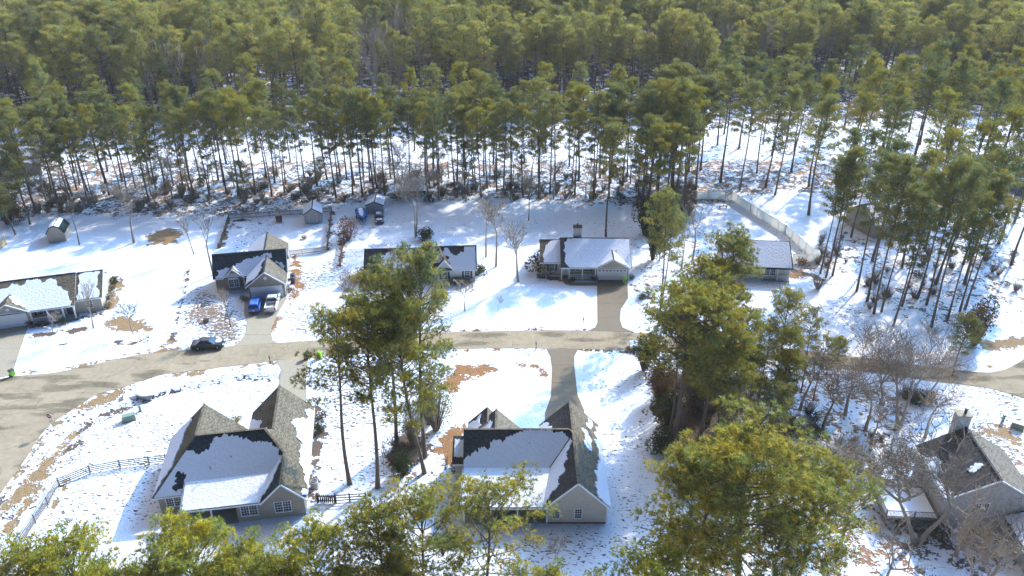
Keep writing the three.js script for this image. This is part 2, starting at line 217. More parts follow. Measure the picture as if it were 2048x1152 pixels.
function sheet(pts, top, depth) { // a slab of ground with the given outline
  const g = new THREE.ExtrudeGeometry(new THREE.Shape(pts.map(([x, z]) => new THREE.Vector2(x, -z))), { depth, bevelEnabled: false }); return g.rotateX(-Math.PI / 2).translate(0, top - depth, 0);
}
function smoothLine(pts, n = 8) { return new THREE.CatmullRomCurve3(pts.map(([x, z]) => V(x, 0, z))).getPoints(pts.length * n).map((p) => [p.x, p.z]); }
const rough = (pts, amp = 0.14) => pts.map(([x, z], i) => [x, z + (noise(x * 1.3, z * 1.3 + i * 0.2) - 0.5) * amp * 2]);
{
  const up = rough(smoothLine([[-79.66,-92.52], [-74.57,-93.36], [-70.72,-95.31], [-66.11,-96.06], [-61.27,-97.98], [-56.44,-100.35], [-51.73,-101.56], [-46.79,-102.39], [-41.49,-103.22], [-35.82,-104.06], [-29.32,-104.91], [-20.32,-106.07], [-9.24,-107.24], [2.80,-107.69], [12.92,-107.69], [19.07,-107.09], [28.77,-105.20], [43.10,-102.11], [54.00,-99.41], [63.16,-97.08], [69.25,-96.32], [80.57,-103.50]]));
  const dn = rough(smoothLine([[73.27,-86.29], [67.52,-91.69], [58.92,-94.08], [48.65,-96.82], [35.06,-99.95], [20.59,-101.70], [9.45,-102.39], [-1.80,-102.52], [-9.29,-102.25], [-24.03,-100.88], [-30.32,-99.81], [-34.64,-99.15], [-39.42,-97.98], [-45.37,-96.70], [-49.97,-95.56], [-52.41,-93.84], [-54.78,-92.16], [-56.74,-91.11], [-58.35,-88.37], [-59.29,-86.29], [-60.10,-84.07], [-60.27,-81.73], [-59.85,-78.15], [-59.68,-74.95], [-59.45,-71.19], [-58.42,-63.51]]));
  const m = new THREE.Mesh(sheet([...up, ...dn, [-63.81,-63.51], [-72.01,-79.19]], 0.035, 0.4), roadMat); m.receiveShadow = true; structure(m, 'road', 'worn tan asphalt street with dark cracks');
}
function clipZ(poly, z0, z1) {
  const cut = (p, z, keep) => { const o = []; for (let i = 0; i < p.length; i++) { const a = p[i], b = p[(i + 1) % p.length], ka = keep(a[1]), kb = keep(b[1]); if (ka) o.push(a); if (ka !== kb) { const t = (z - a[1]) / (b[1] - a[1]); o.push([a[0] + (b[0] - a[0]) * t, z]); } } return o; };
  return cut(cut(poly, z0, (z) => z >= z0), z1, (z) => z <= z1);
}
function driveway(label, pts, material, step) { // concrete poured in slabs with open joints
  const g = new THREE.Group(); structure(g, 'driveway', label); const zs = pts.map((p) => p[1]), z0 = Math.min(...zs), z1 = Math.max(...zs), n = Math.max(1, Math.round((z1 - z0) / step));
  for (let k = 0; k < n; k++) { const q = clipZ(pts, z0 + (z1 - z0) * k / n + 0.015, z0 + (z1 - z0) * (k + 1) / n - 0.015); if (q.length > 2) part(g, 'slab', sheet(q, 0.05 + 0.004 * (k % 2), 0.35), material); }
  return g;
}
driveway('tan concrete driveway beside the grey house with the big snowy roof', [[-34.52,-99.28], [-30.04,-99.88], [-29.09,-94.33], [-27.90,-89.61], [-28.54,-88.26], [-32.41,-90.76], [-32.76,-94.33], [-33.31,-97.08]], mat.concrete, 3.4);
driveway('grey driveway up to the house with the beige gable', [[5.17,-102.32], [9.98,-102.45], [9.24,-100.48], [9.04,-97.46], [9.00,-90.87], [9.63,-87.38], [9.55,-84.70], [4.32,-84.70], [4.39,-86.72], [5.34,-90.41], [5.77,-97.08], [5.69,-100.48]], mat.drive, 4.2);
driveway('concrete driveway with the blue car and the white pickup', [[-42.13,-103.08], [-35.52,-104.06], [-36.46,-104.77], [-37.64,-107.84], [-37.77,-112.61], [-37.53,-117.89], [-37.90,-119.44], [-44.58,-118.06], [-43.35,-113.25], [-41.96,-110.11], [-41.28,-106.95], [-41.30,-104.63]], mat.concrete, 3.6);
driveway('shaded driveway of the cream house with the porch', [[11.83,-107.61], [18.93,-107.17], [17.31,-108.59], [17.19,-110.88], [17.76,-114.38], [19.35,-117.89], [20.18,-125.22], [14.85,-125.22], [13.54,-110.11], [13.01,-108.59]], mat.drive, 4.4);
driveway('pale tan driveway of the cream house cut by the left border', [[-71.28,-95.56], [-76.08,-109.19], [-84.56,-106.65], [-77.57,-92.52]], mat.concrete, 3.5);
{ const g = new THREE.Mesh(sheet([[14.67,-123.28], [14.59,-122.37], [9.96,-122.46], [9.13,-123.00], [8.70,-124.47], [8.81,-126.54], [9.87,-126.54], [9.91,-124.47], [10.37,-123.46]], 0.06, 0.3), mat.drive); g.receiveShadow = true; structure(g, 'footpath', 'grey footpath to the porch of the cream house'); }

// ---------------------------------------------------------------- houses
function frameOf(pts) { const o = pts[0], u = pts[1].clone().sub(o).normalize(), n = u.clone().cross(pts[pts.length - 1].clone().sub(o)).normalize(), v = n.clone().cross(u); return { o, u, v, n }; }
// a roof slope: outline in 3D (first edge is the eave), a slab 0.13 m thick with shingles on top
function slope(g, pts, material, snow = [], o = {}) {
  pts = pts.map((p) => V(...p)); const f = frameOf(pts); if (f.n.y < 0) { pts = [pts[1], pts[0], ...pts.slice(2).reverse()]; return slope2(g, pts, frameOf(pts), material, snow, o, true); } return slope2(g, pts, f, material, snow, o, false);
}
function slope2(g, pts, f, material, snow, o, flipped) {
  const L = pts[1].distanceTo(pts[0]), flat = pts.map((p) => { const d = p.clone().sub(f.o); return new THREE.Vector2(d.dot(f.u), d.dot(f.v)); });
  const basis = new THREE.Matrix4().makeBasis(f.u, f.v, f.n).setPosition(f.o);
  const geo = new THREE.ExtrudeGeometry(new THREE.Shape(flat), { depth: 0.13, bevelEnabled: false }).translate(0, 0, -0.13).applyMatrix4(basis);
  const m = part(g, o.name ?? 'roof_slope', geo, material);
  for (const s of snow) snowCover(m, basis, s.map(([a, b]) => [flipped ? L - a : a, b]), flat, o);
  return m;
}
// snow lying on a slope: outline in metres along and up the slope, its free edges broken up along the shingle rows
let snowSeed = 0;
function snowCover(parent, basis, poly, outline, o = {}) {
  const q = [], seed = (snowSeed += 13.7), edge = (x, y) => { let d = 1e9; for (let i = 0; i < outline.length; i++) { const a = outline[i], b = outline[(i + 1) % outline.length]; d = Math.min(d, segDist(x, y, [a.x, a.y], [b.x, b.y])); } return d; };
  const ring = outline.map((p) => [p.x, p.y]);
  for (let i = 0; i < poly.length; i++) {
    const [ax, ay] = poly[i], [bx, by] = poly[(i + 1) % poly.length], L = Math.hypot(bx - ax, by - ay), n = Math.max(1, Math.round(L / 0.11));
    for (let k = 0; k < n; k++) {
      let x = lerp(ax, bx, k / n), y = lerp(ay, by, k / n); const e = edge(x, y);
      const w = insidePoly(ring, x, y) ? sstep(0.12, 0.5, e) : 0, dx = -(by - ay) / L, dy = (bx - ax) / L, j = ((noise(x * 1.3 + seed, y * 1.3) - 0.5) * 0.9 + (noise(x * 4 + seed, y * 4) - 0.5) * 0.35 + (noise(x * 11 + seed, y * 11) - 0.5) * 0.3) * w * (o.jag ?? 1);
      x += dx * j; y += dy * j; if (w > 0.3) y = Math.round(y / 0.143) * 0.143; q.push(new THREE.Vector2(x, y));
    }
  }
  const th = o.snow ?? 0.1, geo = new THREE.ExtrudeGeometry(new THREE.Shape(q), { depth: th, bevelEnabled: false }).translate(0, 0, 0.004).applyMatrix4(basis);
  return part(parent, 'snow_cover', geo, mat.snow, 'snow lying on the roof');
}
const wall = (g, m, x0, x1, y0, y1, z0, z1, name = 'wall') => part(g, name, box2(x0, x1, y0, y1, z0, z1), m);
function gableEnd(g, m, axis, at, depth, c, half, y0, y1, base) { // a wall that runs up into the gable; depth goes back from the face
  const s = new THREE.Shape([new THREE.Vector2(-half, base), new THREE.Vector2(half, base), new THREE.Vector2(half, y0), new THREE.Vector2(0, y1), new THREE.Vector2(-half, y0)]);
  const geo = new THREE.ExtrudeGeometry(s, { depth, bevelEnabled: false }); if (axis === 'z') geo.translate(c, 0, at - depth); else geo.rotateY(-Math.PI / 2).translate(at + depth, 0, c);
  return part(g, 'gable_wall', geo, m);
}
function trims(g, list, w = 0.1, h = 0.16, name = 'fascia', m = mat.white) { for (const [a, b] of list) part(g, name, bar(V(...a), V(...b), w, h), m); }
// window in a wall facing +z (turn about y for other walls): frame, panes, glazing bars, shutters
function windowAt(g, x, y, z, w, h, o = {}) {
  const t = new THREE.Group(), W = w * (o.twin ? 2 : 1), f = 0.07, list = [box(W + 2 * f, f, 0.1, 0, h + f / 2, 0), box(W + 2 * f, f * 1.3, 0.14, 0, -f / 2, 0.02), box(f, h, 0.1, -W / 2 - f / 2, h / 2, 0), box(f, h, 0.1, W / 2 + f / 2, h / 2, 0)];
  if (o.twin) list.push(box(f * 1.4, h, 0.1, 0, h / 2, 0)); if (o.arch) list.push(strip(new THREE.RingGeometry(W / 2 - 0.02, W / 2 + f, 16, 1, 0, Math.PI).translate(0, h + f, 0.04)));
  const fr = part(g, 'window', merge(list), mat.white); fr.position.set(x, y, z); fr.rotation.y = (o.turn ?? 0) * Math.PI / 180;
  for (const k of o.twin ? [-1, 1] : [0]) { for (const j of [0, 1]) part(fr, 'pane', box(w - (o.twin ? f : 0), h / 2 - 0.03, 0.03, k * (w / 2 + (o.twin ? f * 0.2 : 0)), h / 4 + j * h / 2, -0.01), mat.glass); }
  const bars = []; for (const k of o.twin ? [-1, 1] : [0]) { const cx = k * w / 2, n = o.bars ?? 3; for (let i = 1; i < n; i++) bars.push(box(0.025, h, 0.03, cx - w / 2 + w * i / n, h / 2, 0.015)); for (let i = 1; i < 4; i++) bars.push(box(w, i === 2 ? 0.05 : 0.025, 0.03, cx, h * i / 4, 0.015)); }
  part(fr, 'glazing_bars', merge(bars), mat.white);
  if (o.arch) part(fr, 'arched_pane', new THREE.CircleGeometry(W / 2, 16, 0, Math.PI).translate(0, h + f * 0.5, 0.01), o.archMat ?? mat.glass);
  if (o.shutters) for (const k of [-1, 1]) part(fr, 'shutter', box(0.36, h + 0.1, 0.05, k * (W / 2 + f + 0.21), h / 2, 0.01), o.shutters);
  return fr;
}
function garageDoor(g, x, z, w, h, o = {}) {
  const d = part(g, 'garage_door', merge([box(w + 0.24, 0.12, 0.16, 0, h + 0.06, 0), box(0.12, h, 0.16, -w / 2 - 0.06, h / 2, 0), box(0.12, h, 0.16, w / 2 + 0.06, h / 2, 0)]), mat.white); d.position.set(x, 0.03, z);
  for (let k = 0; k < 4; k++) part(d, 'door_panel', box(w, h / 4 - 0.015, 0.06, 0, h * (k + 0.5) / 4, 0), mat.white);
  if (o.lights) for (let k = 0; k < 8; k++) part(d, 'pane', box(w / 8 * 0.6, 0.2, 0.02, -w / 2 + w * (k + 0.5) / 8, h * 0.87, 0.04), mat.glass);
}
function doorAt(g, x, z, m, y = 0.1) { const d = part(g, 'door', box(0.95, 2.05, 0.06, x, y + 1.03, z), m); part(d, 'handle', box(0.06, 0.12, 0.06, x + 0.36, y + 1, z + 0.05), mat.steel); part(g, 'door_frame', merge([box(0.1, 2.15, 0.1, x - 0.53, y + 1.07, z), box(0.1, 2.15, 0.1, x + 0.53, y + 1.07, z), box(1.16, 0.1, 0.1, x, y + 2.18, z)]), mat.white); }
function posts(g, list, h, w = 0.16, m = mat.white, y0 = 0.05) { for (const [x, z] of list) part(g, 'porch_post', box(w, h - y0, w, x, (h + y0) / 2, z), m); }
function railing(g, a, b, h = 0.9, y = 0.15, m = mat.white, name = 'railing') { // top and bottom rail and thin balusters
  const L = Math.hypot(b[0] - a[0], b[1] - a[1]), list = [bar(V(a[0], y + h, a[1]), V(b[0], y + h, b[1]), 0.08, 0.07), bar(V(a[0], y + 0.1, a[1]), V(b[0], y + 0.1, b[1]), 0.06, 0.06)];
  for (let k = 1, n = Math.round(L / 0.14); k < n; k++) list.push(box(0.035, h - 0.1, 0.035, lerp(a[0], b[0], k / n), y + 0.05 + h / 2, lerp(a[1], b[1], k / n))); part(g, name, merge(list), m);
}
function vents(g, list) { for (const [x, y, z] of list) part(g, 'vent_pipe', cyl(0.05, 0.05, 0.45, x, y, z, 8), mat.darkmetal); }

{ // the grey brick house with the big hipped roof, lower left
  const g = thing('house', 'grey brick house with a wide hipped roof under snow, beside the rail fence', 'house', [-30, -75], 9.3), W = M(0.36, 0.305, 0.24, 0.9, { map: rep(grainT, 0.8) }), R = mat.roofBrown, D = mat.roofBrown;  // near slopes get darker shingles, their shade put into the colour
  wall(g, W, -1.75, 5.6, -0.3, 2.45, 3, 7.9); wall(g, W, -1.4, 5.6, -0.3, 2.45, -8.3, 3); wall(g, W, -10.5, -1.75, -0.3, 2.45, -4.8, 4.4); wall(g, W, -10.5, -7.6, -0.3, 2.4, 4.4, 5.1);
  gableEnd(g, W, 'z', 7.93, 0.3, 3.45, 2.25, 2.45, 4.72, 2.3); gableEnd(g, W, 'z', -8.0, 0.3, 2.1, 3.4, 2.5, 6.05, 2.3); gableEnd(g, W, 'z', -4.5, 0.3, -6.3, 4.2, 2.5, 6.8, 2.3);
  slope(g, [[-10.9, 2.6, 5.5], [0.95, 2.6, 5.5], [3.45, 5.1, 3.0], [1.35, 7.2, 0.9], [-6.3, 7.2, 0.9]], mat.roofDark, [[[0.15, 0.04], [3.1, 0.04], [3.3, 0.7], [2.55, 0.9], [2.6, 2.3], [3.4, 2.4], [3.8, 0.8], [11.9, 0.1], [14.0, 3.2], [13.3, 4.2], [12.4, 5.0], [11, 5.2], [9.6, 5.5], [8.2, 5.9], [6.6, 6.0], [5.9, 5.0], [5.1, 4.4], [4.4, 5.0], [3.6, 4.9]]]);
  slope(g, [[-7.45, 2.6, 8.15], [0.95, 2.6, 8.15], [1.95, 3.62, 4.46], [-7.45, 3.62, 4.46]], mat.roofDark, [[[0.08, 0.06], [8.35, 0.06], [9.3, 3.75], [0.08, 3.75]]], { name: 'porch_roof' });
  slope(g, [[0.95, 2.6, 5.5], [0.95, 2.6, 8.35], [3.45, 5.1, 8.35], [3.45, 5.1, 3.0]], mat.roofDark, [[[0.0, 0.05], [1.9, 0.05], [1.4, 1.1], [0.2, 2.2], [-1.2, 3.0], [-2.3, 3.3]]]);
  slope(g, [[5.95, 2.6, 8.35], [5.95, 2.6, -8.8], [2.1, 6.45, -8.8], [2.1, 6.45, 0.15], [1.35, 7.2, 0.9], [3.45, 5.1, 3.0], [3.45, 5.1, 8.35]], R, [[[2.2, 0.05], [16, 0.05], [15.6, 1.2], [13.8, 1.0], [12.6, 2.6], [11.4, 3.0], [10.2, 2.2], [8.6, 1.6], [6.5, 1.5], [4.6, 1.4], [3.2, 0.8]], [[0.5, 0.1], [1.4, 0.1], [1.3, 0.8], [0.7, 0.9]]]);
  slope(g, [[-10.9, 2.6, -5.2], [-10.9, 2.6, 5.5], [-6.3, 7.2, 0.9], [-6.3, 7.2, -5.2]], D, [[[0.2, 0.04], [10.4, 0.04], [9.3, 1.3], [7.4, 2.4], [5.6, 2.9], [4.0, 3.6], [2.2, 3.3], [0.8, 4.0], [0.1, 2.2]]]);
  slope(g, [[-1.7, 2.6, -3.7], [-1.7, 2.6, -5.2], [-6.3, 7.2, -5.2], [-6.3, 7.2, 0.9]], R);
  slope(g, [[-1.72, 2.6, -3.7], [-1.75, 2.62, -3.72], [2.1, 6.45, 0.15], [1.35, 7.2, 0.9], [-6.3, 7.2, 0.9]], R);
  slope(g, [[-1.75, 2.6, -8.8], [-1.75, 2.6, -3.7], [2.1, 6.45, 0.15], [2.1, 6.45, -8.8]], D, [[[2.0, 0.05], [5.0, 0.05], [8.6, 5.0], [7.6, 4.2], [6.2, 2.2], [4.4, 2.6], [3.2, 1.4]]]);
  slope(g, [[-10.4, 2.6, -5.9], [-10.4, 2.6, -3], [-8.6, 4.5, -3], [-8.6, 4.5, -5.9]], D, [[[0.1, 0.05], [2.5, 0.05], [2.5, 1.3], [0.8, 1.6]]]); slope(g, [[-6.7, 2.6, -3], [-6.7, 2.6, -5.9], [-8.6, 4.5, -5.9], [-8.6, 4.5, -3]], R);
  trims(g, [[[0.95, 2.52, 8.36], [3.45, 5.02, 8.36]], [[5.95, 2.52, 8.36], [3.45, 5.02, 8.36]], [[-7.45, 2.52, 8.2], [0.95, 2.52, 8.2]], [[-10.95, 2.52, 5.52], [-7.5, 2.52, 5.52]], [[-10.95, 2.52, -5.2], [-10.95, 2.52, 5.5]], [[6.0, 2.52, -8.8], [6.0, 2.52, 8.35]], [[-7.5, 2.55, 8.1], [-7.5, 3.5, 4.6]]]);
  trims(g, [[[-6.3, 7.22, 0.9], [1.35, 7.22, 0.9]], [[1.35, 7.22, 0.9], [3.45, 5.12, 3]], [[3.45, 5.12, 3], [3.45, 5.12, 8.35]], [[2.1, 6.47, 0.15], [2.1, 6.47, -8.8]], [[-6.3, 7.22, 0.9], [-6.3, 7.22, -5.2]], [[-6.3, 7.22, 0.9], [-10.9, 2.62, 5.5]]], 0.26, 0.05, 'ridge_cap', mat.roofBrown);
  windowAt(g, -0.4, 0.85, 7.93, 0.86, 1.45, { twin: true }); windowAt(g, 3.25, 0.85, 7.96, 0.86, 1.45, { twin: true }); windowAt(g, -8.9, 0.9, 5.13, 0.8, 1.3, { twin: true });
  posts(g, [[-7.2, 7.9], [-4.4, 7.9]], 2.5); part(g, 'porch_floor', box2(-7.5, -1.75, -0.2, 0.1, 4.4, 8.1), mat.porch); vents(g, [[-4.6, 4.6, 4.0], [-2.4, 5.0, 3.0]]);
  doorAt(g, -4.5, 4.45, mat.shutter);
}
{ // the house with the beige gable, lower middle
  const g = thing('house', 'tan house with a beige gable and two small windows, behind the pine in front', 'house', [0, -75]), W = siding(0.56, 0.47, 0.37), R = mat.roofTan, D = mat.roofGrey;  // one roof in two tones: tan paints the sunlit slopes, grey the shaded
  wall(g, W, 3.85, 10.45, 0.28, 2.45, -5.5, 8.4); wall(g, mat.brick, 3.9, 10.4, -0.3, 0.28, -5.45, 8.35, 'foundation'); wall(g, W, -5.2, 3.85, -0.3, 2.5, -3.6, 4.0); wall(g, W, -4.6, 0.8, -0.3, 2.45, -4.8, -3.6); wall(g, W, -6.7, -5.2, -0.3, 2.5, -1.9, 1.2);
  gableEnd(g, W, 'z', 8.43, 0.3, 7.1, 3.4, 2.45, 5.86, 2.3); gableEnd(g, W, 'x', -5.2, 0.3, 0.18, 3.8, 2.5, 6.4, 2.3); gableEnd(g, W, 'z', -5.3, 0.3, 7.1, 3.4, 2.5, 5.9, 2.3); gableEnd(g, W, 'z', -4.6, 0.3, -1.9, 2.7, 2.5, 5.25, 2.3);
  slope(g, [[-5.6, 2.6, 4.33], [3.4, 2.6, 4.33], [7.1, 6.3, 0.63], [6.65, 6.75, 0.18], [-5.6, 6.75, 0.18]], D, [[[0.05, 1.0], [9.5, 1.0], [12.2, 4.8], [11.6, 5.35], [9.6, 5.5], [7.5, 5.45], [5.4, 5.1], [3.8, 4.5], [2.4, 3.6], [1.3, 3.0], [0.6, 2.5], [0.05, 2.4]]]);
  slope(g, [[-5.6, 2.6, 8.65], [3.4, 2.6, 8.65], [4.4, 3.62, 3.31], [-5.6, 3.62, 3.31]], D, [[[0.06, 0.06], [8.95, 0.06], [9.9, 5.4], [0.06, 5.4]]], { name: 'porch_roof' });
  slope(g, [[3.4, 2.6, 4.33], [3.4, 2.6, 8.85], [7.1, 6.3, 8.85], [7.1, 6.3, 0.63]], D, [[[0.0, 0.05], [4.2, 0.05], [3.8, 0.9], [2.7, 2.1], [1.3, 3.0], [0.1, 3.8], [-1.8, 4.5], [-3.3, 4.85]]]);
  slope(g, [[10.8, 2.6, 8.85], [10.8, 2.6, -5.9], [7.1, 6.3, -5.9], [7.1, 6.3, -0.27], [6.65, 6.75, 0.18], [7.1, 6.3, 0.63], [7.1, 6.3, 8.85]], R, [[[0.15, 0.04], [14.0, 0.04], [13.6, 0.7], [11.5, 1.0], [9.6, 1.0], [7.4, 1.1], [5.2, 1.4], [3.6, 2.1], [1.8, 2.6], [0.4, 1.9]], [[7.4, 2.3], [9.2, 2.0], [10.9, 2.6], [10.8, 3.3], [9.0, 3.2], [8.0, 3.5]], [[12.0, 1.8], [13.8, 1.3], [14.2, 1.9], [12.6, 2.3]]]);
  slope(g, [[3.4, 2.6, -5.9], [3.4, 2.6, -3.97], [7.1, 6.3, -0.27], [7.1, 6.3, -5.9]], D, [[[0.5, 0.05], [1.9, 0.05], [5.0, 4.4], [3.6, 3.0], [2.0, 1.8], [0.7, 1.2]]]);
  slope(g, [[3.4, 2.6, -3.97], [-5.6, 2.6, -3.97], [-5.6, 6.75, 0.18], [6.65, 6.75, 0.18], [7.1, 6.3, -0.27]], R, [[[0.0, 0.1], [8.9, 0.1], [8.9, 4.9], [6, 5.4], [2, 5.2], [-2.4, 4.8]]]);
  slope(g, [[-4.9, 2.6, -5.2], [-4.9, 2.6, -2.5], [-1.9, 5.6, -0.97], [-1.9, 5.6, -5.2]], D, [[[0.6, 0.05], [2.6, 0.05], [3.6, 3.6], [1.8, 3.2], [1.0, 1.5]]]); slope(g, [[1.1, 2.6, -2.5], [1.1, 2.6, -5.2], [-1.9, 5.6, -5.2], [-1.9, 5.6, -0.97]], R, [[[0, 0.05], [1.0, 0.05], [0.4, 1.2], [-0.8, 2.0]]]);
  slope(g, [[-5.5, 2.6, -6.4], [-5.5, 2.6, -3.5], [-3.1, 5.0, -3.5], [-3.1, 5.0, -6.4]], D, [[[0.5, 0.1], [2.8, 0.1], [2.8, 2.6], [0.7, 2.2]]]); slope(g, [[-0.7, 2.6, -3.5], [-0.7, 2.6, -6.4], [-3.1, 5.0, -6.4], [-3.1, 5.0, -3.5]], R);
  slope(g, [[-7.05, 2.6, 1.5], [-5.5, 2.6, 1.5], [-5.5, 4.0, -2.0], [-7.05, 4.0, -2.0]], D, [[[0.2, 0.9], [1.3, 0.9], [1.35, 3.3], [0.2, 3.4]]], { name: 'side_roof' });
  trims(g, [[[3.4, 2.52, 8.86], [7.1, 6.22, 8.86]], [[10.8, 2.52, 8.86], [7.1, 6.22, 8.86]], [[-5.6, 2.52, 8.7], [3.4, 2.52, 8.7]], [[10.85, 2.52, -5.9], [10.85, 2.52, 8.85]], [[-5.65, 2.55, 8.6], [-5.65, 3.52, 3.4]], [[-7.05, 2.52, 1.54], [-5.6, 2.52, 1.54]], [[3.85, 0.3, 8.47], [3.85, 2.45, 8.47]], [[10.45, 0.3, 8.47], [10.45, 2.45, 8.47]]]);
  trims(g, [[[-5.6, 6.77, 0.18], [6.65, 6.77, 0.18]], [[7.1, 6.32, 8.85], [7.1, 6.32, 0.63]], [[7.1, 6.32, -0.27], [7.1, 6.32, -5.9]], [[-1.9, 5.62, -1], [-1.9, 5.62, -5.2]]], 0.28, 0.05, 'ridge_cap', mat.roofTan);
  windowAt(g, 4.85, 0.95, 8.45, 0.72, 1.3); windowAt(g, 7.3, 0.95, 8.45, 0.72, 1.3);
  posts(g, [[-5.3, 8.35], [-2.4, 8.35], [0.6, 8.35]], 2.5); part(g, 'porch_floor', box2(-5.5, 3.85, -0.2, 0.12, 4, 8.4), mat.porch); windowAt(g, -3, 0.9, 4.03, 0.8, 1.4, { twin: true }); doorAt(g, 0.5, 4.03, mat.shutter);
  vents(g, [[2, 5.3, 1.4]]);
}
{ // the house with the blue car and pickup
  const g = thing('house', 'tan house with an arched window and a garage, behind the blue car and white pickup', 'house', [-45, -122], 10.9), W = siding(0.37, 0.32, 0.25), R = mat.roofTan, D = mat.roofDark, S = siding(0.42, 0.38, 0.32);  // tan shingles for slopes facing the sun, dark ones as painted shade
  wall(g, mat.brick.clone(), -5.1, 0.6, -0.3, 2.45, -4.2, 0.8).material.color.setRGB(0.3, 0.22, 0.16); wall(g, W, 0.6, 6.4, -0.3, 2.45, -4.2, 4.7); wall(g, S, -0.1, 6.4, -0.3, 2.45, -10.4, -4.2);
  gableEnd(g, W, 'z', 4.74, 0.3, 3.5, 2.9, 2.45, 4.72, 2.3); gableEnd(g, S, 'x', -5.1, 0.3, -1.7, 2.5, 2.5, 5.35, 2.3); gableEnd(g, S, 'x', 6.1, 0.3, -1.7, 2.5, 2.5, 5.35, 2.3); gableEnd(g, W, 'z', 0.84, 0.3, -2.1, 1.35, 2.45, 3.82, 2.3);
  slope(g, [[-5.4, 2.6, 1.2], [6.75, 2.6, 1.2], [6.75, 5.8, -1.7], [-5.4, 5.8, -1.7]], D, [[[0.5, 0.05], [6.2, 0.05], [9.6, 3.3], [8.6, 3.5], [6.8, 3.4], [5.0, 2.9], [4.2, 2.2], [3.0, 1.9], [1.8, 1.5], [0.6, 1.3]], [[10.3, 2.2], [12.0, 0.4], [12.0, 1.2], [11.2, 1.9]]]);
  slope(g, [[6.75, 2.6, -4.6], [-5.4, 2.6, -4.6], [-5.4, 5.8, -1.7], [6.75, 5.8, -1.7]], R);
  slope(g, [[0.2, 2.6, 1.2], [0.2, 2.6, 5.35], [3.5, 5.15, 5.35], [3.5, 5.15, -1.1]], D, [[[0.1, 0.05], [3.2, 0.05], [3.3, 1.2], [3.6, 2.2], [1.9, 3.2], [-0.6, 3.8], [-1.9, 3.9]]]); slope(g, [[6.8, 2.6, 5.35], [6.8, 2.6, 1.2], [3.5, 5.15, -1.1], [3.5, 5.15, 5.35]], R);
  slope(g, [[-3.85, 2.6, 1.1], [-3.85, 2.6, 1.4], [-2.1, 4.25, 1.4], [-2.1, 4.25, -0.3]], D); slope(g, [[-0.35, 2.6, 1.4], [-0.35, 2.6, 1.1], [-2.1, 4.25, -0.3], [-2.1, 4.25, 1.4]], R, [[[0.1, 0.1], [0.3, 0.05], [1.6, 2.3], [0.5, 2.0]]]);
  slope(g, [[-0.5, 2.6, -10.9], [-0.5, 2.6, -4.5], [2.95, 5.1, -2.3], [2.95, 5.1, -10.9]], D, [[[0.1, 0.06], [6.3, 0.06], [8.4, 4.1], [0.1, 4.1]]]); slope(g, [[6.4, 2.6, -4.5], [6.4, 2.6, -10.9], [2.95, 5.1, -10.9], [2.95, 5.1, -2.3]], R);
  trims(g, [[[0.2, 2.52, 5.36], [3.5, 5.07, 5.36]], [[6.8, 2.52, 5.36], [3.5, 5.07, 5.36]], [[-3.85, 2.52, 1.42], [-2.1, 4.17, 1.42]], [[-0.35, 2.52, 1.42], [-2.1, 4.17, 1.42]], [[-5.4, 2.52, 1.24], [-3.9, 2.52, 1.24]], [[6.8, 2.52, 5.3], [6.8, 2.52, 1.2]], [[6.78, 2.52, 1.2], [6.78, 5.7, -1.7]]]);
  trims(g, [[[-5.4, 5.82, -1.7], [6.75, 5.82, -1.7]], [[3.5, 5.17, -1], [3.5, 5.17, 5.35]], [[2.95, 5.12, -2.4], [2.95, 5.12, -10.9]]], 0.26, 0.05, 'ridge_cap', mat.roofDark);
  garageDoor(g, 3.45, 4.78, 4.85, 2.15); windowAt(g, -2.2, 0.7, 0.87, 0.78, 1.35, { twin: true, arch: true, bars: 2, archMat: mat.vinyl }); part(g, 'shutter', box(0.38, 1.5, 0.06, -1.0, 1.4, 0.87), mat.shutter);
  part(g, 'gable_vent', new THREE.CylinderGeometry(0.28, 0.28, 0.06, 18).rotateX(Math.PI / 2).translate(3.5, 3.75, 4.77), mat.white); doorAt(g, 0.05, 0.84, mat.shutter); windowAt(g, 6.44, 0.9, -2, 0.8, 1.3, { turn: 90 });
}
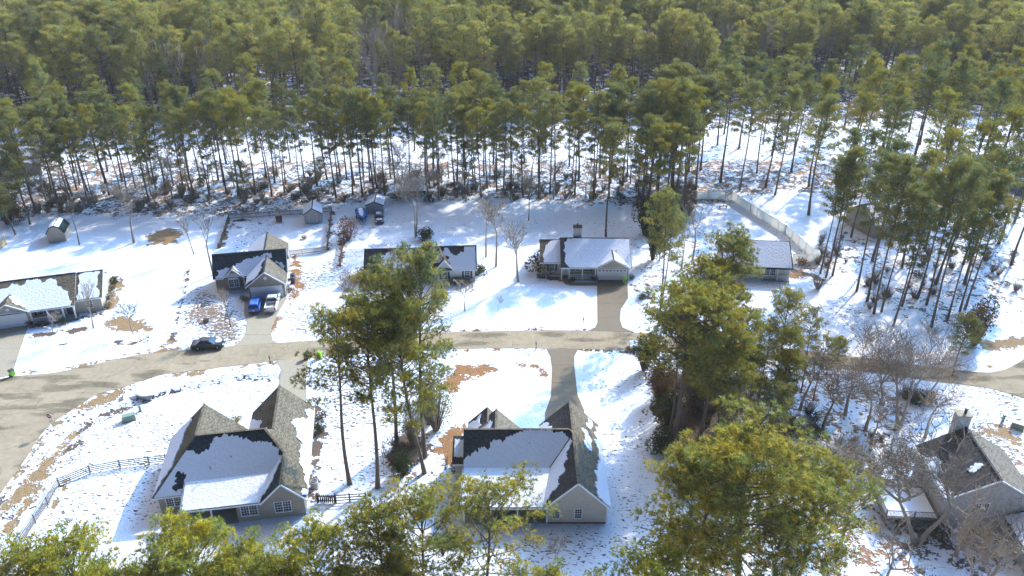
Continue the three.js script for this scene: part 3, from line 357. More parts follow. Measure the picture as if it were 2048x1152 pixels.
{ // the white house behind the tall pines
  const g = thing('house', 'white house with dark shutters and an arched window, half hidden by pines', 'house', [-13, -125], 3), W = siding(0.68, 0.68, 0.66), D = mat.roofGrey, R = mat.roofTan, sh = M(0.035, 0.045, 0.07, 0.6);  // tan on the sunward gable slopes is sunlight put into the shingle colour
  wall(g, W, -1.6, 6.55, -0.3, 2.45, -5, 1.5); wall(g, siding(0.5, 0.46, 0.4), -12.2, -1.6, -0.3, 2.45, -5, 0.4); gableEnd(g, W, 'z', 1.62, 0.3, 1.35, 1.4, 2.45, 4.12, -0.3); gableEnd(g, W, 'z', 0.9, 0.3, 0.6, 2.1, 2.6, 5.0, 2.3); gableEnd(g, W, 'x', 6.25, 0.3, -1.5, 3.1, 2.45, 5.05, 2.3);
  slope(g, [[-1.9, 2.6, 2], [6.9, 2.6, 2], [6.9, 5.5, -1.5], [-1.9, 5.5, -1.5]], D, [[[4.7, 0.04], [8.6, 0.04], [8.6, 4.35], [6.6, 4.3], [6.3, 3.2], [5.2, 2.6], [4.2, 3.6], [3.4, 4.2], [3.2, 3.4]], [[0.05, 0.5], [1.4, 1.6], [2.0, 4.0], [0.05, 4.2]]]);
  slope(g, [[6.9, 2.6, -5], [-1.9, 2.6, -5], [-1.9, 5.5, -1.5], [6.9, 5.5, -1.5]], D);
  slope(g, [[-12.5, 2.6, 1], [-1.9, 2.6, 1], [-1.9, 5, -2.1], [-12.5, 5, -2.1]], D, [[[2.6, 0.05], [10.4, 0.05], [10.4, 3.6], [5, 3.4], [3.4, 2.7]]]); slope(g, [[-1.9, 2.6, -5.2], [-12.5, 2.6, -5.2], [-12.5, 5, -2.1], [-1.9, 5, -2.1]], D);
  slope(g, [[-1.85, 2.6, 0.2], [-1.85, 2.6, 1.1], [0.6, 5.35, 1.1], [0.6, 5.35, -1.3]], D, [[[0, 0.1], [0.3, 0.1], [0.3, 2.4], [-0.6, 2.6]]]); slope(g, [[3.05, 2.6, 1.1], [3.05, 2.6, 0.2], [0.6, 5.35, -1.3], [0.6, 5.35, 1.1]], R);
  slope(g, [[-0.25, 2.6, 1], [-0.25, 2.6, 1.95], [1.35, 4.5, 1.95], [1.35, 4.5, 0]], D); slope(g, [[2.95, 2.6, 1.95], [2.95, 2.6, 1], [1.35, 4.5, 0], [1.35, 4.5, 1.95]], R);
  trims(g, [[[-0.25, 2.52, 1.96], [1.35, 4.42, 1.96]], [[2.95, 2.52, 1.96], [1.35, 4.42, 1.96]], [[2.9, 2.52, 2.04], [6.9, 2.52, 2.04]], [[6.92, 2.52, 2], [6.92, 5.4, -1.5]], [[-1.85, 2.52, 1.12], [0.6, 5.27, 1.12]]]); trims(g, [[[-1.9, 5.52, -1.5], [6.9, 5.52, -1.5]], [[-12.5, 5.02, -2.1], [-1.9, 5.02, -2.1]]], 0.25, 0.05, 'ridge_cap', D);
  windowAt(g, 1.35, 0.75, 1.65, 0.8, 1.35, { arch: true, shutters: sh }); windowAt(g, 5.2, 0.85, 1.53, 0.85, 1.35, { shutters: sh });
}
{ // the cream house with the porch and chimney
  const g = thing('house', 'cream house with a white porch railing, dark green shutters and a chimney', 'house', [14.5, -127], -0.8), W = siding(0.53, 0.46, 0.32), D = mat.roofGrey, sh = M(0.012, 0.05, 0.055, 0.5);
  wall(g, W, -9.3, -5.9, 0.1, 2.45, -6.5, 0.7); wall(g, mat.brick, -9.25, -5.9, -0.3, 0.1, -6.4, 0.65, 'foundation'); wall(g, W, -5.9, 0.05, -0.3, 2.45, -8, 0.8); wall(g, W, 0.05, 5.75, -0.3, 2.45, -8, 2.5);
  gableEnd(g, W, 'z', 3.0, 0.45, 2.9, 2.75, 2.62, 4.0, 2.3); gableEnd(g, W, 'x', -9.25, 0.3, -3.2, 3.2, 2.45, 4.75, 2.3); gableEnd(g, W, 'x', 5.4, 0.3, -2.9, 5.2, 2.45, 5.2, 2.3); gableEnd(g, W, 'x', -5.85, 0.3, -2.9, 5.2, 2.45, 5.2, 2.3);
  slope(g, [[-6.05, 2.6, 3.1], [6.15, 2.6, 3.1], [6.15, 5.5, -2.9], [-6.05, 5.5, -2.9]], D, [[[1.5, 0.06], [12.1, 0.06], [12.1, 6.45], [2.2, 6.5], [1.2, 6.1], [0.75, 5.0], [0.8, 2.4], [0.75, 0.8], [1.2, 0.5]]], { jag: 0.5 });
  slope(g, [[6.15, 2.6, -8.9], [-6.05, 2.6, -8.9], [-6.05, 5.5, -2.9], [6.15, 5.5, -2.9]], D); 
  slope(g, [[-9.65, 2.6, 1.2], [-6.0, 2.6, 1.2], [-6.0, 5.0, -3.2], [-9.65, 5.0, -3.2]], mat.roofTan, [[[0.7, 0.06], [3.6, 0.06], [3.6, 4.9], [2.4, 4.85], [1.6, 4.2], [0.9, 3.3], [0.6, 1.8]]], { jag: 0.5 }); slope(g, [[-6.0, 2.6, -7.6], [-9.65, 2.6, -7.6], [-9.65, 5.0, -3.2], [-6.0, 5.0, -3.2]], D);
  slope(g, [[-0.15, 2.6, 2.4], [-0.15, 2.6, 3.25], [2.9, 4.35, 3.25], [2.9, 4.35, -0.5]], D, [[[0, 0.1], [0.8, 0.1], [0.8, 3.4], [-2.6, 3.4]]], { jag: 0.3 }); slope(g, [[5.95, 2.6, 3.25], [5.95, 2.6, 2.4], [2.9, 4.35, -0.5], [2.9, 4.35, 3.25]], D, [[[0.1, 0.1], [0.9, 0.1], [3.6, 3.3], [0.1, 3.4]]], { jag: 0.3 });
  trims(g, [[[-0.15, 2.52, 3.27], [2.9, 4.27, 3.27]], [[5.95, 2.52, 3.27], [2.9, 4.27, 3.27]], [[-6.05, 2.52, 3.14], [0, 2.52, 3.14]], [[-9.65, 2.52, 1.24], [-6.0, 2.52, 1.24]], [[-0.1, 2.5, 3.02], [5.9, 2.5, 3.02]], [[6.17, 2.52, 3.1], [6.17, 5.4, -2.9]], [[-9.3, 0.1, 0.72], [-9.3, 2.45, 0.72]], [[5.72, 0, 2.52], [5.72, 2.45, 2.52]]]); trims(g, [[[-6.05, 5.52, -2.9], [6.15, 5.52, -2.9]], [[-9.65, 5.02, -3.2], [-6, 5.02, -3.2]], [[2.9, 4.37, 3.2], [2.9, 4.37, -0.5]]], 0.25, 0.05, 'ridge_cap', D);
  part(g, 'shade_toned_soffit', box2(0.15, 5.65, 2.46, 2.62, 2.5, 3.0), mat.shutter); garageDoor(g, 2.85, 2.54, 4.9, 2.1, { lights: true }); windowAt(g, -7.5, 0.85, 0.73, 0.9, 1.4, { shutters: sh }); windowAt(g, -1.4, 0.9, 0.83, 0.9, 1.2, { shutters: sh }); windowAt(g, -3.4, 0.9, 0.83, 0.8, 1.2, { twin: true }); doorAt(g, -5.1, 0.83, mat.white);  // dark shutter colour on the soffit imitates the shade under the eave
  posts(g, [[-5.85, 2.6], [-4.55, 2.6], [-2.3, 2.6], [-0.05, 2.6]], 2.55); part(g, 'porch_floor', box2(-4.6, 0.02, -0.2, 0.12, 0.8, 2.7), mat.porch); railing(g, [-4.5, 2.6], [-2.3, 2.6]); railing(g, [-2.3, 2.6], [-0.05, 2.6]);
  const ch = part(g, 'chimney', box2(-3.65, -2.25, -0.3, 7.1, -4.6, -3.6), siding(0.6, 0.58, 0.52)); part(ch, 'chimney_cap', box2(-3.75, -2.15, 7.1, 7.28, -4.7, -3.5), mat.brick); part(ch, 'flue', cyl(0.15, 0.15, 0.5, -2.95, 7.28, -4.1), mat.darkmetal); vents(g, [[3.6, 4.2, 0]]);
}
{ // the cream house cut by the left border
  const g = thing('house', 'cream house with a long snowy roof and porch, cut by the left border', 'house', [-72, -114], 17.2), W = siding(0.5, 0.43, 0.33), D = mat.roofBrown;
  wall(g, W, -15, 1.6, -0.3, 2.45, -7.6, 1.7); wall(g, W, -10.2, -4.7, -0.3, 2.45, 1.7, 3.3); wall(g, W, 1.6, 5.35, -0.3, 2.45, -7.8, 1.6); gableEnd(g, W, 'z', 3.45, 0.3, -7.4, 2.85, 2.45, 4.0, 2.3); gableEnd(g, W, 'x', 5.08, 0.3, -3.1, 4.65, 2.45, 4.7, -0.3); gableEnd(g, W, 'x', 1.5, 0.3, -2.2, 5.2, 2.45, 5.15, 2.3);
  slope(g, [[-16, 2.6, 3.8], [1.95, 2.6, 3.8], [1.95, 5.5, -2.2], [-16, 5.5, -2.2]], D, [[[0.1, 0.05], [17.4, 0.05], [17.1, 2.2], [16.4, 3.4], [15.4, 4.6], [15.0, 5.6], [14.2, 5.9], [13.2, 5.4], [12.8, 5.9], [11, 6.2], [10.4, 5.2], [9.4, 5.3], [8.8, 6.1], [7.9, 5.2], [6, 5.0], [3, 5.1], [0.1, 5]]], { jag: 0.7 }); slope(g, [[1.95, 2.6, -8.2], [-16, 2.6, -8.2], [-16, 5.5, -2.2], [1.95, 5.5, -2.2]], D);
  slope(g, [[1.7, 2.6, 2.2], [5.8, 2.6, 2.2], [5.8, 5.0, -3.1], [1.7, 5.0, -3.1]], D, [[[0.4, 0.1], [3.6, 0.1], [3.4, 2], [3.5, 5.5], [1.5, 5.6], [0.5, 5.2]]], { jag: 0.6 }); slope(g, [[5.8, 2.6, -8.4], [1.7, 2.6, -8.4], [1.7, 5, -3.1], [5.8, 5, -3.1]], D);
  slope(g, [[-10.5, 2.6, 3.3], [-10.5, 2.6, 3.95], [-7.4, 4.4, 3.95], [-7.4, 4.4, 0.1]], D); slope(g, [[-4.3, 2.6, 3.95], [-4.3, 2.6, 3.3], [-7.4, 4.4, 0.1], [-7.4, 4.4, 3.95]], D, [[[0.6, 0.1], [0.9, 0.2], [3.4, 3.0], [1.3, 3.0], [0.9, 1.5]]]);
  trims(g, [[[-10.5, 2.52, 3.97], [-7.4, 4.32, 3.97]], [[-4.3, 2.52, 3.97], [-7.4, 4.32, 3.97]], [[-4.3, 2.52, 3.84], [1.95, 2.52, 3.84]], [[1.9, 2.52, 2.24], [5.8, 2.52, 2.24]], [[5.82, 2.52, 2.2], [5.82, 4.9, -3.1]], [[5.82, 2.52, -8.4], [5.82, 4.9, -3.1]]]); trims(g, [[[-16, 5.52, -2.2], [1.95, 5.52, -2.2]], [[1.9, 5.02, -3.1], [5.8, 5.02, -3.1]]], 0.25, 0.05, 'ridge_cap', mat.roofDark);
  garageDoor(g, -7.6, 3.35, 4.7, 2.1); posts(g, [[-4.55, 3.3], [-2.2, 3.3], [-0.03, 3.3], [1.6, 3.3]], 2.52, 0.2); part(g, 'porch_floor', box2(-4.7, 1.8, -0.2, 0.12, 1.7, 3.5), mat.porch); railing(g, [-4.5, 3.3], [-2.2, 3.3]); railing(g, [-2.2, 3.3], [-0.1, 3.3]);
  windowAt(g, -3.2, 0.8, 1.73, 0.8, 1.4, { twin: true, shutters: mat.shutter }); doorAt(g, 0.6, 1.73, mat.shutter); windowAt(g, 3.6, 0.8, 1.63, 0.8, 1.3); part(g, 'gable_vent', new THREE.CylinderGeometry(0.25, 0.25, 0.06, 16).rotateX(Math.PI / 2).translate(-7.4, 3.2, 3.48), mat.white);
}
{ // the house by the white fence
  const g = thing('house', 'cream house with an evenly snow covered roof beside the white fence', 'house', [46, -126], -5), W = siding(0.55, 0.5, 0.4), D = mat.roofDark;
  wall(g, W, -9, 2.1, -0.3, 2.45, -7.5, 1.5); gableEnd(g, W, 'x', 1.8, 0.3, -2.8, 4.3, 2.45, 5.15, 2.3);
  slope(g, [[-9.4, 2.6, 2.2], [2.4, 2.6, 2.2], [2.4, 5.5, -2.8], [-9.4, 5.5, -2.8]], D, [[[0.1, 0.1], [11.65, 0.1], [11.65, 5.6], [0.1, 5.6]]], { jag: 0.2 }); slope(g, [[2.4, 2.6, -7.8], [-9.4, 2.6, -7.8], [-9.4, 5.5, -2.8], [2.4, 5.5, -2.8]], D);
  trims(g, [[[-9.4, 2.52, 2.24], [2.4, 2.52, 2.24]], [[2.42, 2.52, 2.2], [2.42, 5.4, -2.8]]], 0.1, 0.16, 'fascia', mat.roofDark); windowAt(g, -1.2, 0.9, 1.53, 0.9, 1.2, { twin: true }); windowAt(g, -5, 0.9, 1.53, 0.9, 1.2, { twin: true }); posts(g, [[-2.4, 2.0], [0.0, 2.0], [2.0, 2.0]], 2.5, 0.12);
  part(g, 'porch_floor', box2(-2.6, 2.2, -0.2, 0.15, 1.5, 2.2), mat.porch); railing(g, [0, 2.0], [2, 2.0]);
}
{ // the two storey house lower right, with deck and chimney
  const g = thing('house', 'two storey pale house with a dark roof, white chimney and deck, behind bare branches', 'house', [50, -70], -4), W = siding(0.5, 0.45, 0.4), D = mat.roofGrey;
  wall(g, W, -2.7, 6.1, -0.3, 4.35, -4.0, 4.2); gableEnd(g, W, 'z', 4.24, 0.3, 1.9, 4.35, 4.35, 7.1, 4.2);
  slope(g, [[-3.1, 4.5, -4.4], [-3.1, 4.5, 4.6], [1.9, 7.5, 4.6], [1.9, 7.5, -4.4]], D, [[[1.8, 0.05], [8.9, 0.05], [8.9, 0.7], [8, 0.9], [6, 0.8], [4.2, 1.3], [2.6, 1.1]], [[6.0, 3.6], [6.5, 3.6], [6.5, 5.2], [6.0, 5.2]]]); slope(g, [[6.9, 4.5, 4.6], [6.9, 4.5, -4.4], [1.9, 7.5, -4.4], [1.9, 7.5, 4.6]], mat.roofTan);  // grey left slope and tan right slope carry shade and sun as colour
  slope(g, [[3.3, 2.4, 4.3], [3.3, 2.4, 14], [8.2, 4.2, 14], [8.2, 4.2, 4.3]], mat.roofGrey, [[[0.3, 0.3], [9.6, 0.3], [9.6, 5.1], [0.3, 5.1]]], { name: 'lower_roof', jag: 0.5 }); wall(g, W, 3.7, 10, -0.3, 2.3, 4.24, 13.6); trims(g, [[[3.26, 2.34, 4.3], [3.26, 2.34, 14]]], 0.12, 0.18, 'fascia', mat.darkmetal);
  trims(g, [[[-3.1, 4.42, 4.62], [1.9, 7.42, 4.62]], [[6.9, 4.42, 4.62], [1.9, 7.42, 4.62]], [[-3.14, 4.42, -4.4], [-3.14, 4.42, 4.6]]]); trims(g, [[[1.9, 7.52, -4.4], [1.9, 7.52, 4.6]]], 0.26, 0.05, 'ridge_cap', D);
  const ch = part(g, 'chimney', box2(0.75, 2.25, -0.3, 8.9, -5.5, -4.42), siding(0.66, 0.65, 0.62)); part(ch, 'chimney_cap', box2(0.65, 2.35, 8.9, 9.0, -5.6, -4.35), mat.concrete); part(ch, 'flue', cyl(0.16, 0.16, 0.7, 1.7, 9, -5), mat.darkmetal); part(ch, 'flue_cap', cyl(0.3, 0.22, 0.14, 1.7, 9.7, -5, 12), mat.white);
  windowAt(g, -2.73, 1, 0, 0.8, 1.3, { turn: -90, twin: true }); windowAt(g, 1.0, 2.6, 4.27, 0.8, 1.3, { twin: true }); windowAt(g, -2.73, 2.7, -2.4, 0.8, 1.2, { turn: -90 });
  const dk = part(g, 'deck', box2(-8.8, -2.72, 1.25, 1.42, -0.8, 4.5), mat.greywood); part(dk, 'snow_cover', box2(-8.5, -3.1, 1.424, 1.48, -0.5, 4.2), mat.snow, 'snow lying on the deck'); for (const [x, z] of [[-8.6, -0.6], [-8.6, 4.3], [-5.6, 4.3], [-3, 4.3], [-5.6, -0.6]]) part(g, 'deck_post', box(0.14, 2.6, 0.14, x, 1.1, z), mat.greywood);
  railing(g, [-8.7, 4.4], [-2.8, 4.4], 0.95, 1.42, mat.greywood, 'deck_railing'); railing(g, [-8.7, -0.7], [-8.7, 4.4], 0.95, 1.42, mat.greywood, 'deck_railing'); railing(g, [-8.7, -0.7], [-4.6, -0.7], 0.95, 1.42, mat.greywood, 'deck_railing');
}
// houses seen in pieces between the trees
function farHouse(label, at, turn, w, d, h, r, col, roof, wx) {
  const g = thing('house', label, 'house', at, turn), W = siding(...col); wall(g, W, -w / 2, w / 2, -0.3, h, -d / 2, d / 2); gableEnd(g, W, 'x', -w / 2, 0.3, 0, d / 2, h, r - 0.25, h - 0.2); gableEnd(g, W, 'x', w / 2 - 0.3, 0.3, 0, d / 2, h, r - 0.25, h - 0.2);
  const e = 0.4, L = w + 2 * e, S = Math.hypot(d / 2 + e, r - h); slope(g, [[-w / 2 - e, h, d / 2 + e], [w / 2 + e, h, d / 2 + e], [w / 2 + e, r, 0], [-w / 2 - e, r, 0]], roof, [[[0.1, 0.1], [L - 0.1, 0.1], [L - 0.1, S - 0.5], [L * 0.6, S - 0.2], [0.1, S - 0.7]]]); slope(g, [[w / 2 + e, h, -d / 2 - e], [-w / 2 - e, h, -d / 2 - e], [-w / 2 - e, r, 0], [w / 2 + e, r, 0]], roof);
  for (const x of wx) windowAt(g, x, 0.9, d / 2 + 0.03, 0.8, 1.3, { twin: true }); doorAt(g, wx[0] + 2.2, d / 2 + 0.03, mat.shutter); trims(g, [[[-w / 2 - e, h - 0.08, d / 2 + e + 0.02], [w / 2 + e, h - 0.08, d / 2 + e + 0.02]]]);
}
farHouse('beige house among pine trunks to the right of the white fence', [73.65,-147.39], 20, 12, 8, 2.7, 5.6, [0.42, 0.35, 0.26], mat.roofGrey, [-3.5, 3]);
farHouse('pale house with a snowy roof behind the pines near the right border', [97.38,-169.08], 8, 15, 9, 2.7, 5.8, [0.5, 0.46, 0.42], mat.roofGrey, [-4.5, 2]);
farHouse('grey house at the right border beyond the parked cars', [116.28,-169.08], -10, 14, 9, 2.7, 5.8, [0.4, 0.38, 0.36], mat.roofGrey, [-4, 3]);
farHouse('cream house with a snowy roof across the clearing behind the left pines', [-115.99,-179.27], 14, 14, 9, 2.7, 5.8, [0.5, 0.44, 0.36], mat.roofGrey, [-4, 3]);

// ---------------------------------------------------------------- sheds
function shed(label, at, turn, w, d, h, r, col, roof, o = {}) {
  const g = thing('garden_shed', label, 'shed', at, turn), W = M(...col, 0.8, { map: rep(grainT, 1.5) }); wall(g, W, -w / 2, w / 2, -0.05, h, -d, 0);
  const prof = o.gambrel ? [[-w / 2 - 0.15, h - 0.1], [-w * 0.3, h + (r - h) * 0.72], [0, r], [w * 0.3, h + (r - h) * 0.72], [w / 2 + 0.15, h - 0.1]] : [[-w / 2 - 0.2, h - 0.1], [0, r], [w / 2 + 0.2, h - 0.1]];
  const gs = new THREE.Shape([new THREE.Vector2(-w / 2, h - 0.05), ...prof.slice(1, -1).map(([x, y]) => new THREE.Vector2(x * 0.96, y - 0.14)), new THREE.Vector2(w / 2, h - 0.05)].reverse()); part(g, 'gable_wall', new THREE.ExtrudeGeometry(gs, { depth: d - 0.02, bevelEnabled: false }).translate(0, 0, -d + 0.015), W);
  for (let k = 0; k < prof.length - 1; k++) { const [a, b] = prof[k], [c, e] = prof[k + 1], S = Math.hypot(c - a, e - b), left = k < (prof.length - 1) / 2, full = o.snowOn ? o.snowOn.includes(k) : true; const s = full ? [[[0.12, 0.08], [d + 0.15, 0.08], [d + 0.15, S - 0.12], [0.12, S - 0.12]]] : []; if (left) slope(g, [[a, b, -d - 0.15], [a, b, 0.2], [c, e, 0.2], [c, e, -d - 0.15]], roof, s, { jag: 0.4 }); else slope(g, [[c, e, 0.2], [c, e, -d - 0.15], [a, b, -d - 0.15], [a, b, 0.2]], roof, s, { jag: 0.4 }); }
  if (o.door) for (const k of [-1, 1]) part(g, 'door', box(0.72, 1.75, 0.05, k * 0.37, 0.95, 0.03), M(...col.map((c) => c * 0.92), 0.8)); if (o.door) part(g, 'door_trim', merge([box(0.08, 1.9, 0.07, -0.79, 1, 0.03), box(0.08, 1.9, 0.07, 0.79, 1, 0.03), box(1.66, 0.08, 0.07, 0, 1.9, 0.03)]), mat.white);
  return g;
}
shed('barn roofed beige shed in the snowy yard at the far left', [-86.6, -139.9], 14, 3.1, 4.2, 1.9, 3.4, [0.5, 0.43, 0.33], shingles(0.03, 0.06, 0.055), { gambrel: true, snowOn: [0, 1, 2] });
shed('pale shed with double doors and a snowy gable roof inside the picket fence', [-39.7, -148.7], 10, 3.4, 4.2, 2.1, 3.3, [0.5, 0.48, 0.43], mat.roofDark, { door: true });
shed('grey metal shed behind the boat and the snowy parked car', [-28.1, -153.4], 2, 3.5, 4.6, 2.0, 2.75, [0.42, 0.43, 0.44], mat.roofGrey);
{ // open pole shed with a flat snowy roof
  const g = thing('open_shed', 'open pole shed with a pale metal roof behind the twin trunked bare tree', 'shed', [-21.6, -160.5], 2); slope(g, [[-3.4, 2.3, 0.4], [3.4, 2.3, 0.4], [3.2, 3.3, -5], [-3.2, 3.3, -5]], mat.roofGrey, [[[0.1, 0.1], [6.7, 0.1], [6.4, 5.3], [0.3, 5.3]]]); for (const x of [-3, 0, 3]) for (const z of [0, -4.6]) part(g, 'post', box(0.14, z ? 3.0 : 2.2, 0.14, x, z ? 1.5 : 1.1, z), mat.darkwood); wall(g, mat.darkwood, -3, 3, 0, 2.8, -4.75, -4.65, 'back_wall');
}

// ---------------------------------------------------------------- vehicles (forward is +x of the vehicle, wheels on y = 0)
const paintMat = (r, g, b) => new THREE.MeshPhysicalMaterial({ color: new THREE.Color().setRGB(r, g, b), roughness: 0.35, clearcoat: 0.8, clearcoatRoughness: 0.12 });
function sideProfile(pts, width, bevel, wheels, wr) { // the side of a car body with its wheel arches, drawn out to its width
  const s = new THREE.Shape(); s.moveTo(...pts[0]); for (const p of pts.slice(1)) s.lineTo(...p);
  const base = pts[0][1]; for (const wx of [...wheels].sort((a, b) => b - a)) { s.lineTo(wx + wr, base); s.absarc(wx, base, wr, 0, Math.PI, false); } s.closePath();
  return new THREE.ExtrudeGeometry(s, { depth: width - 2 * bevel, bevelThickness: bevel, bevelSize: bevel * 0.8, bevelOffset: -bevel * 0.8, bevelSegments: 3, curveSegments: 10 }).translate(0, 0, -width / 2 + bevel);
}
function prismoid(b, t, y0, y1) { // [x0,x1,half width] below and above
  const p = [[b[0], y0, -b[2]], [b[1], y0, -b[2]], [b[1], y0, b[2]], [b[0], y0, b[2]], [t[0], y1, -t[2]], [t[1], y1, -t[2]], [t[1], y1, t[2]], [t[0], y1, t[2]]], f = [[0, 1, 2, 3], [7, 6, 5, 4], [3, 2, 6, 7], [1, 0, 4, 5], [2, 1, 5, 6], [0, 3, 7, 4]], pos = [], uv = [];
  for (const [a, c, d, e] of f) for (const i of [a, c, d, a, d, e]) { pos.push(...p[i]); uv.push(0, 0); } const g = new THREE.BufferGeometry(); g.setAttribute('position', new THREE.Float32BufferAttribute(pos, 3)); g.setAttribute('uv', new THREE.Float32BufferAttribute(uv, 2)); g.computeVertexNormals(); return g;
}
function wheel(g, x, z, r) { const w = part(g, 'wheel', new THREE.TorusGeometry(r - 0.09, 0.1, 10, 20).translate(0, 0, 0), mat.rubber); w.position.set(x, r, z); part(w, 'rim', new THREE.CylinderGeometry(r - 0.13, r - 0.13, 0.16, 16).rotateX(Math.PI / 2), mat.rim); }
function car(label, at, turn, kind, paint, o = {}) {
  const g = thing(kind === 'pickup' ? 'pickup_truck' : kind === 'suv' ? 'sport_utility_car' : 'sedan_car', label, kind === 'pickup' ? 'pickup truck' : 'car', at, turn); g.position.y = o.y ?? 0.02;
  const S = { sedan: { L: 4.75, W: 1.82, wr: 0.33, wx: [-1.4, 1.42], pts: [[-2.3, 0.28], [-2.38, 0.5], [-2.34, 0.86], [-2.05, 0.97], [-1.5, 1.0], [1.0, 0.98], [1.75, 0.86], [2.25, 0.7], [2.36, 0.5], [2.3, 0.28]], cab: [[-1.75, 1.15, 0.8], [-0.95, 0.35, 0.6], 0.93, 1.44] },
    suv: { L: 4.5, W: 1.86, wr: 0.36, wx: [-1.32, 1.35], pts: [[-2.2, 0.34], [-2.26, 0.6], [-2.22, 1.0], [-2.1, 1.08], [1.0, 1.06], [1.8, 0.98], [2.15, 0.85], [2.24, 0.6], [2.2, 0.34]], cab: [[-2.12, 1.1, 0.83], [-1.85, 0.3, 0.64], 1.02, 1.66] },
    pickup: { L: 5.5, W: 1.95, wr: 0.4, wx: [-1.75, 1.75], pts: [[-2.7, 0.42], [-2.75, 0.62], [-2.74, 0.78], [0.0, 0.8], [0.0, 1.15], [1.5, 1.14], [2.4, 1.06], [2.68, 0.95], [2.74, 0.6], [2.68, 0.42]], cab: [[-0.75, 1.35, 0.88], [-0.55, 0.6, 0.72], 1.05, 1.8] } }[kind];
  part(g, 'body', sideProfile(S.pts, S.W, 0.1, S.wx, S.wr + 0.05), paint);
  const [b, t, y0, y1] = S.cab, k = 0.86; part(g, 'roof', prismoid([lerp(b[0], t[0], k), lerp(b[1], t[1], k), lerp(b[2], t[2], k)], [t[0] + 0.12, t[1] - 0.12, t[2] - 0.1], lerp(y0, y1, k), y1 + 0.03), o.roof ?? paint);
  part(g, 'window', prismoid(b, [lerp(b[0], t[0], k), lerp(b[1], t[1], k), lerp(b[2], t[2], k)], y0, lerp(y0, y1, k)), mat.glass, 'dark glass all round the cabin');
  for (const sgn of [-1, 1]) { for (const q of kind === 'pickup' ? [0.02, 0.98] : [0.03, 0.45, 0.97]) part(g, 'pillar', bar(V(lerp(b[0], b[1], q), y0, sgn * (b[2] + 0.004)), V(lerp(t[0], t[1], q), y1 - 0.02, sgn * (t[2] + 0.012)), 0.07, 0.05), paint);
    for (const x of S.wx) wheel(g, x, sgn * (S.W / 2 - 0.1), S.wr); part(g, 'headlight', box(0.1, 0.16, 0.36, S.L / 2 - 0.12, 0.68, sgn * (S.W / 2 - 0.3)), mat.vinyl); part(g, 'tail_light', box(0.08, 0.2, 0.26, -S.L / 2 + 0.1 - (kind === 'pickup' ? 0.12 : 0.06), kind === 'pickup' ? 0.9 : 0.84, sgn * (S.W / 2 - 0.2)), mat.red); part(g, 'mirror', box(0.14, 0.12, 0.16, b[1] - 0.35, y0 + 0.1, sgn * (S.W / 2 + 0.06)), paint); }
  part(g, 'bumper', box(0.16, 0.2, S.W - 0.2, -S.L / 2 + 0.02, 0.45, 0), kind === 'pickup' ? mat.rim : mat.darkmetal); part(g, 'number_plate', box(0.03, 0.12, 0.32, -S.L / 2 - (kind === 'pickup' ? 0.08 : 0.01), kind === 'pickup' ? 0.46 : 0.74, 0), mat.white);
  if (kind === 'pickup') { part(g, 'bed_floor', box(1.9, 0.05, S.W - 0.24, -1.72, 0.84, 0), M(0.3, 0.25, 0.19, 0.9)); for (const sgn of [-1, 1]) part(g, 'bed_side', box(2.05, 0.42, 0.12, -1.72, 1.0, sgn * (S.W / 2 - 0.12)), paint); part(g, 'tailgate', box(0.1, 0.44, S.W - 0.3, -2.7, 1.0, 0), paint); part(g, 'bed_front', box(0.08, 0.4, S.W - 0.3, -0.72, 1.0, 0), paint); }
  if (o.snow) for (const [x, y, z, w, d] of o.snow) part(g, 'snow_cover', new THREE.SphereGeometry(1, 14, 8).scale(w / 2, 0.07, d / 2).translate(x, y, z), mat.snow, 'snow left on the car');
  return g;
}
car('black sedan parked at the kerb with snow on its bonnet', [-45.6, -102.9], 7, 'sedan', paintMat(0.008, 0.013, 0.013), { snow: [[1.55, 0.97, -0.1, 1.0, 1.2]] });
{ const a = 10.9 * Math.PI / 180, L = (x, z) => [-45 + x * Math.cos(a) + z * Math.sin(a), -122 - x * Math.sin(a) + z * Math.cos(a)];
  car('bright blue compact car parked before the garage door', L(1.75, 7.75), 10.9 + 88, 'suv', paintMat(0.0, 0.11, 0.52)); car('white pickup truck with an empty bed parked before the garage', L(4.45, 7.5), 10.9 + 86, 'pickup', paintMat(0.75, 0.74, 0.7)); }
car('white car on the street beside the dark bushes', [20.0, -102.6], 176, 'sedan', paintMat(0.7, 0.7, 0.7));
car('dark parked car with snow on its bonnet and roof beside the boat', [-26.8, -150.2], -80, 'sedan', paintMat(0.05, 0.055, 0.06), { snow: [[1.6, 0.93, 0, 1.1, 1.3], [-0.3, 1.5, 0, 1.1, 1.1]] });
car('dark red car parked under the pines near the right border', [104.95,-160.37], 25, 'suv', paintMat(0.2, 0.02, 0.02), { snow: [[-0.7, 1.7, 0, 1.9, 1.2]] });
car('snowy grey car parked at the right border', [112.50,-169.08], 10, 'suv', paintMat(0.3, 0.32, 0.34), { snow: [[-0.7, 1.7, 0, 1.9, 1.2], [1.5, 1.05, 0, 1.0, 1.2]] });
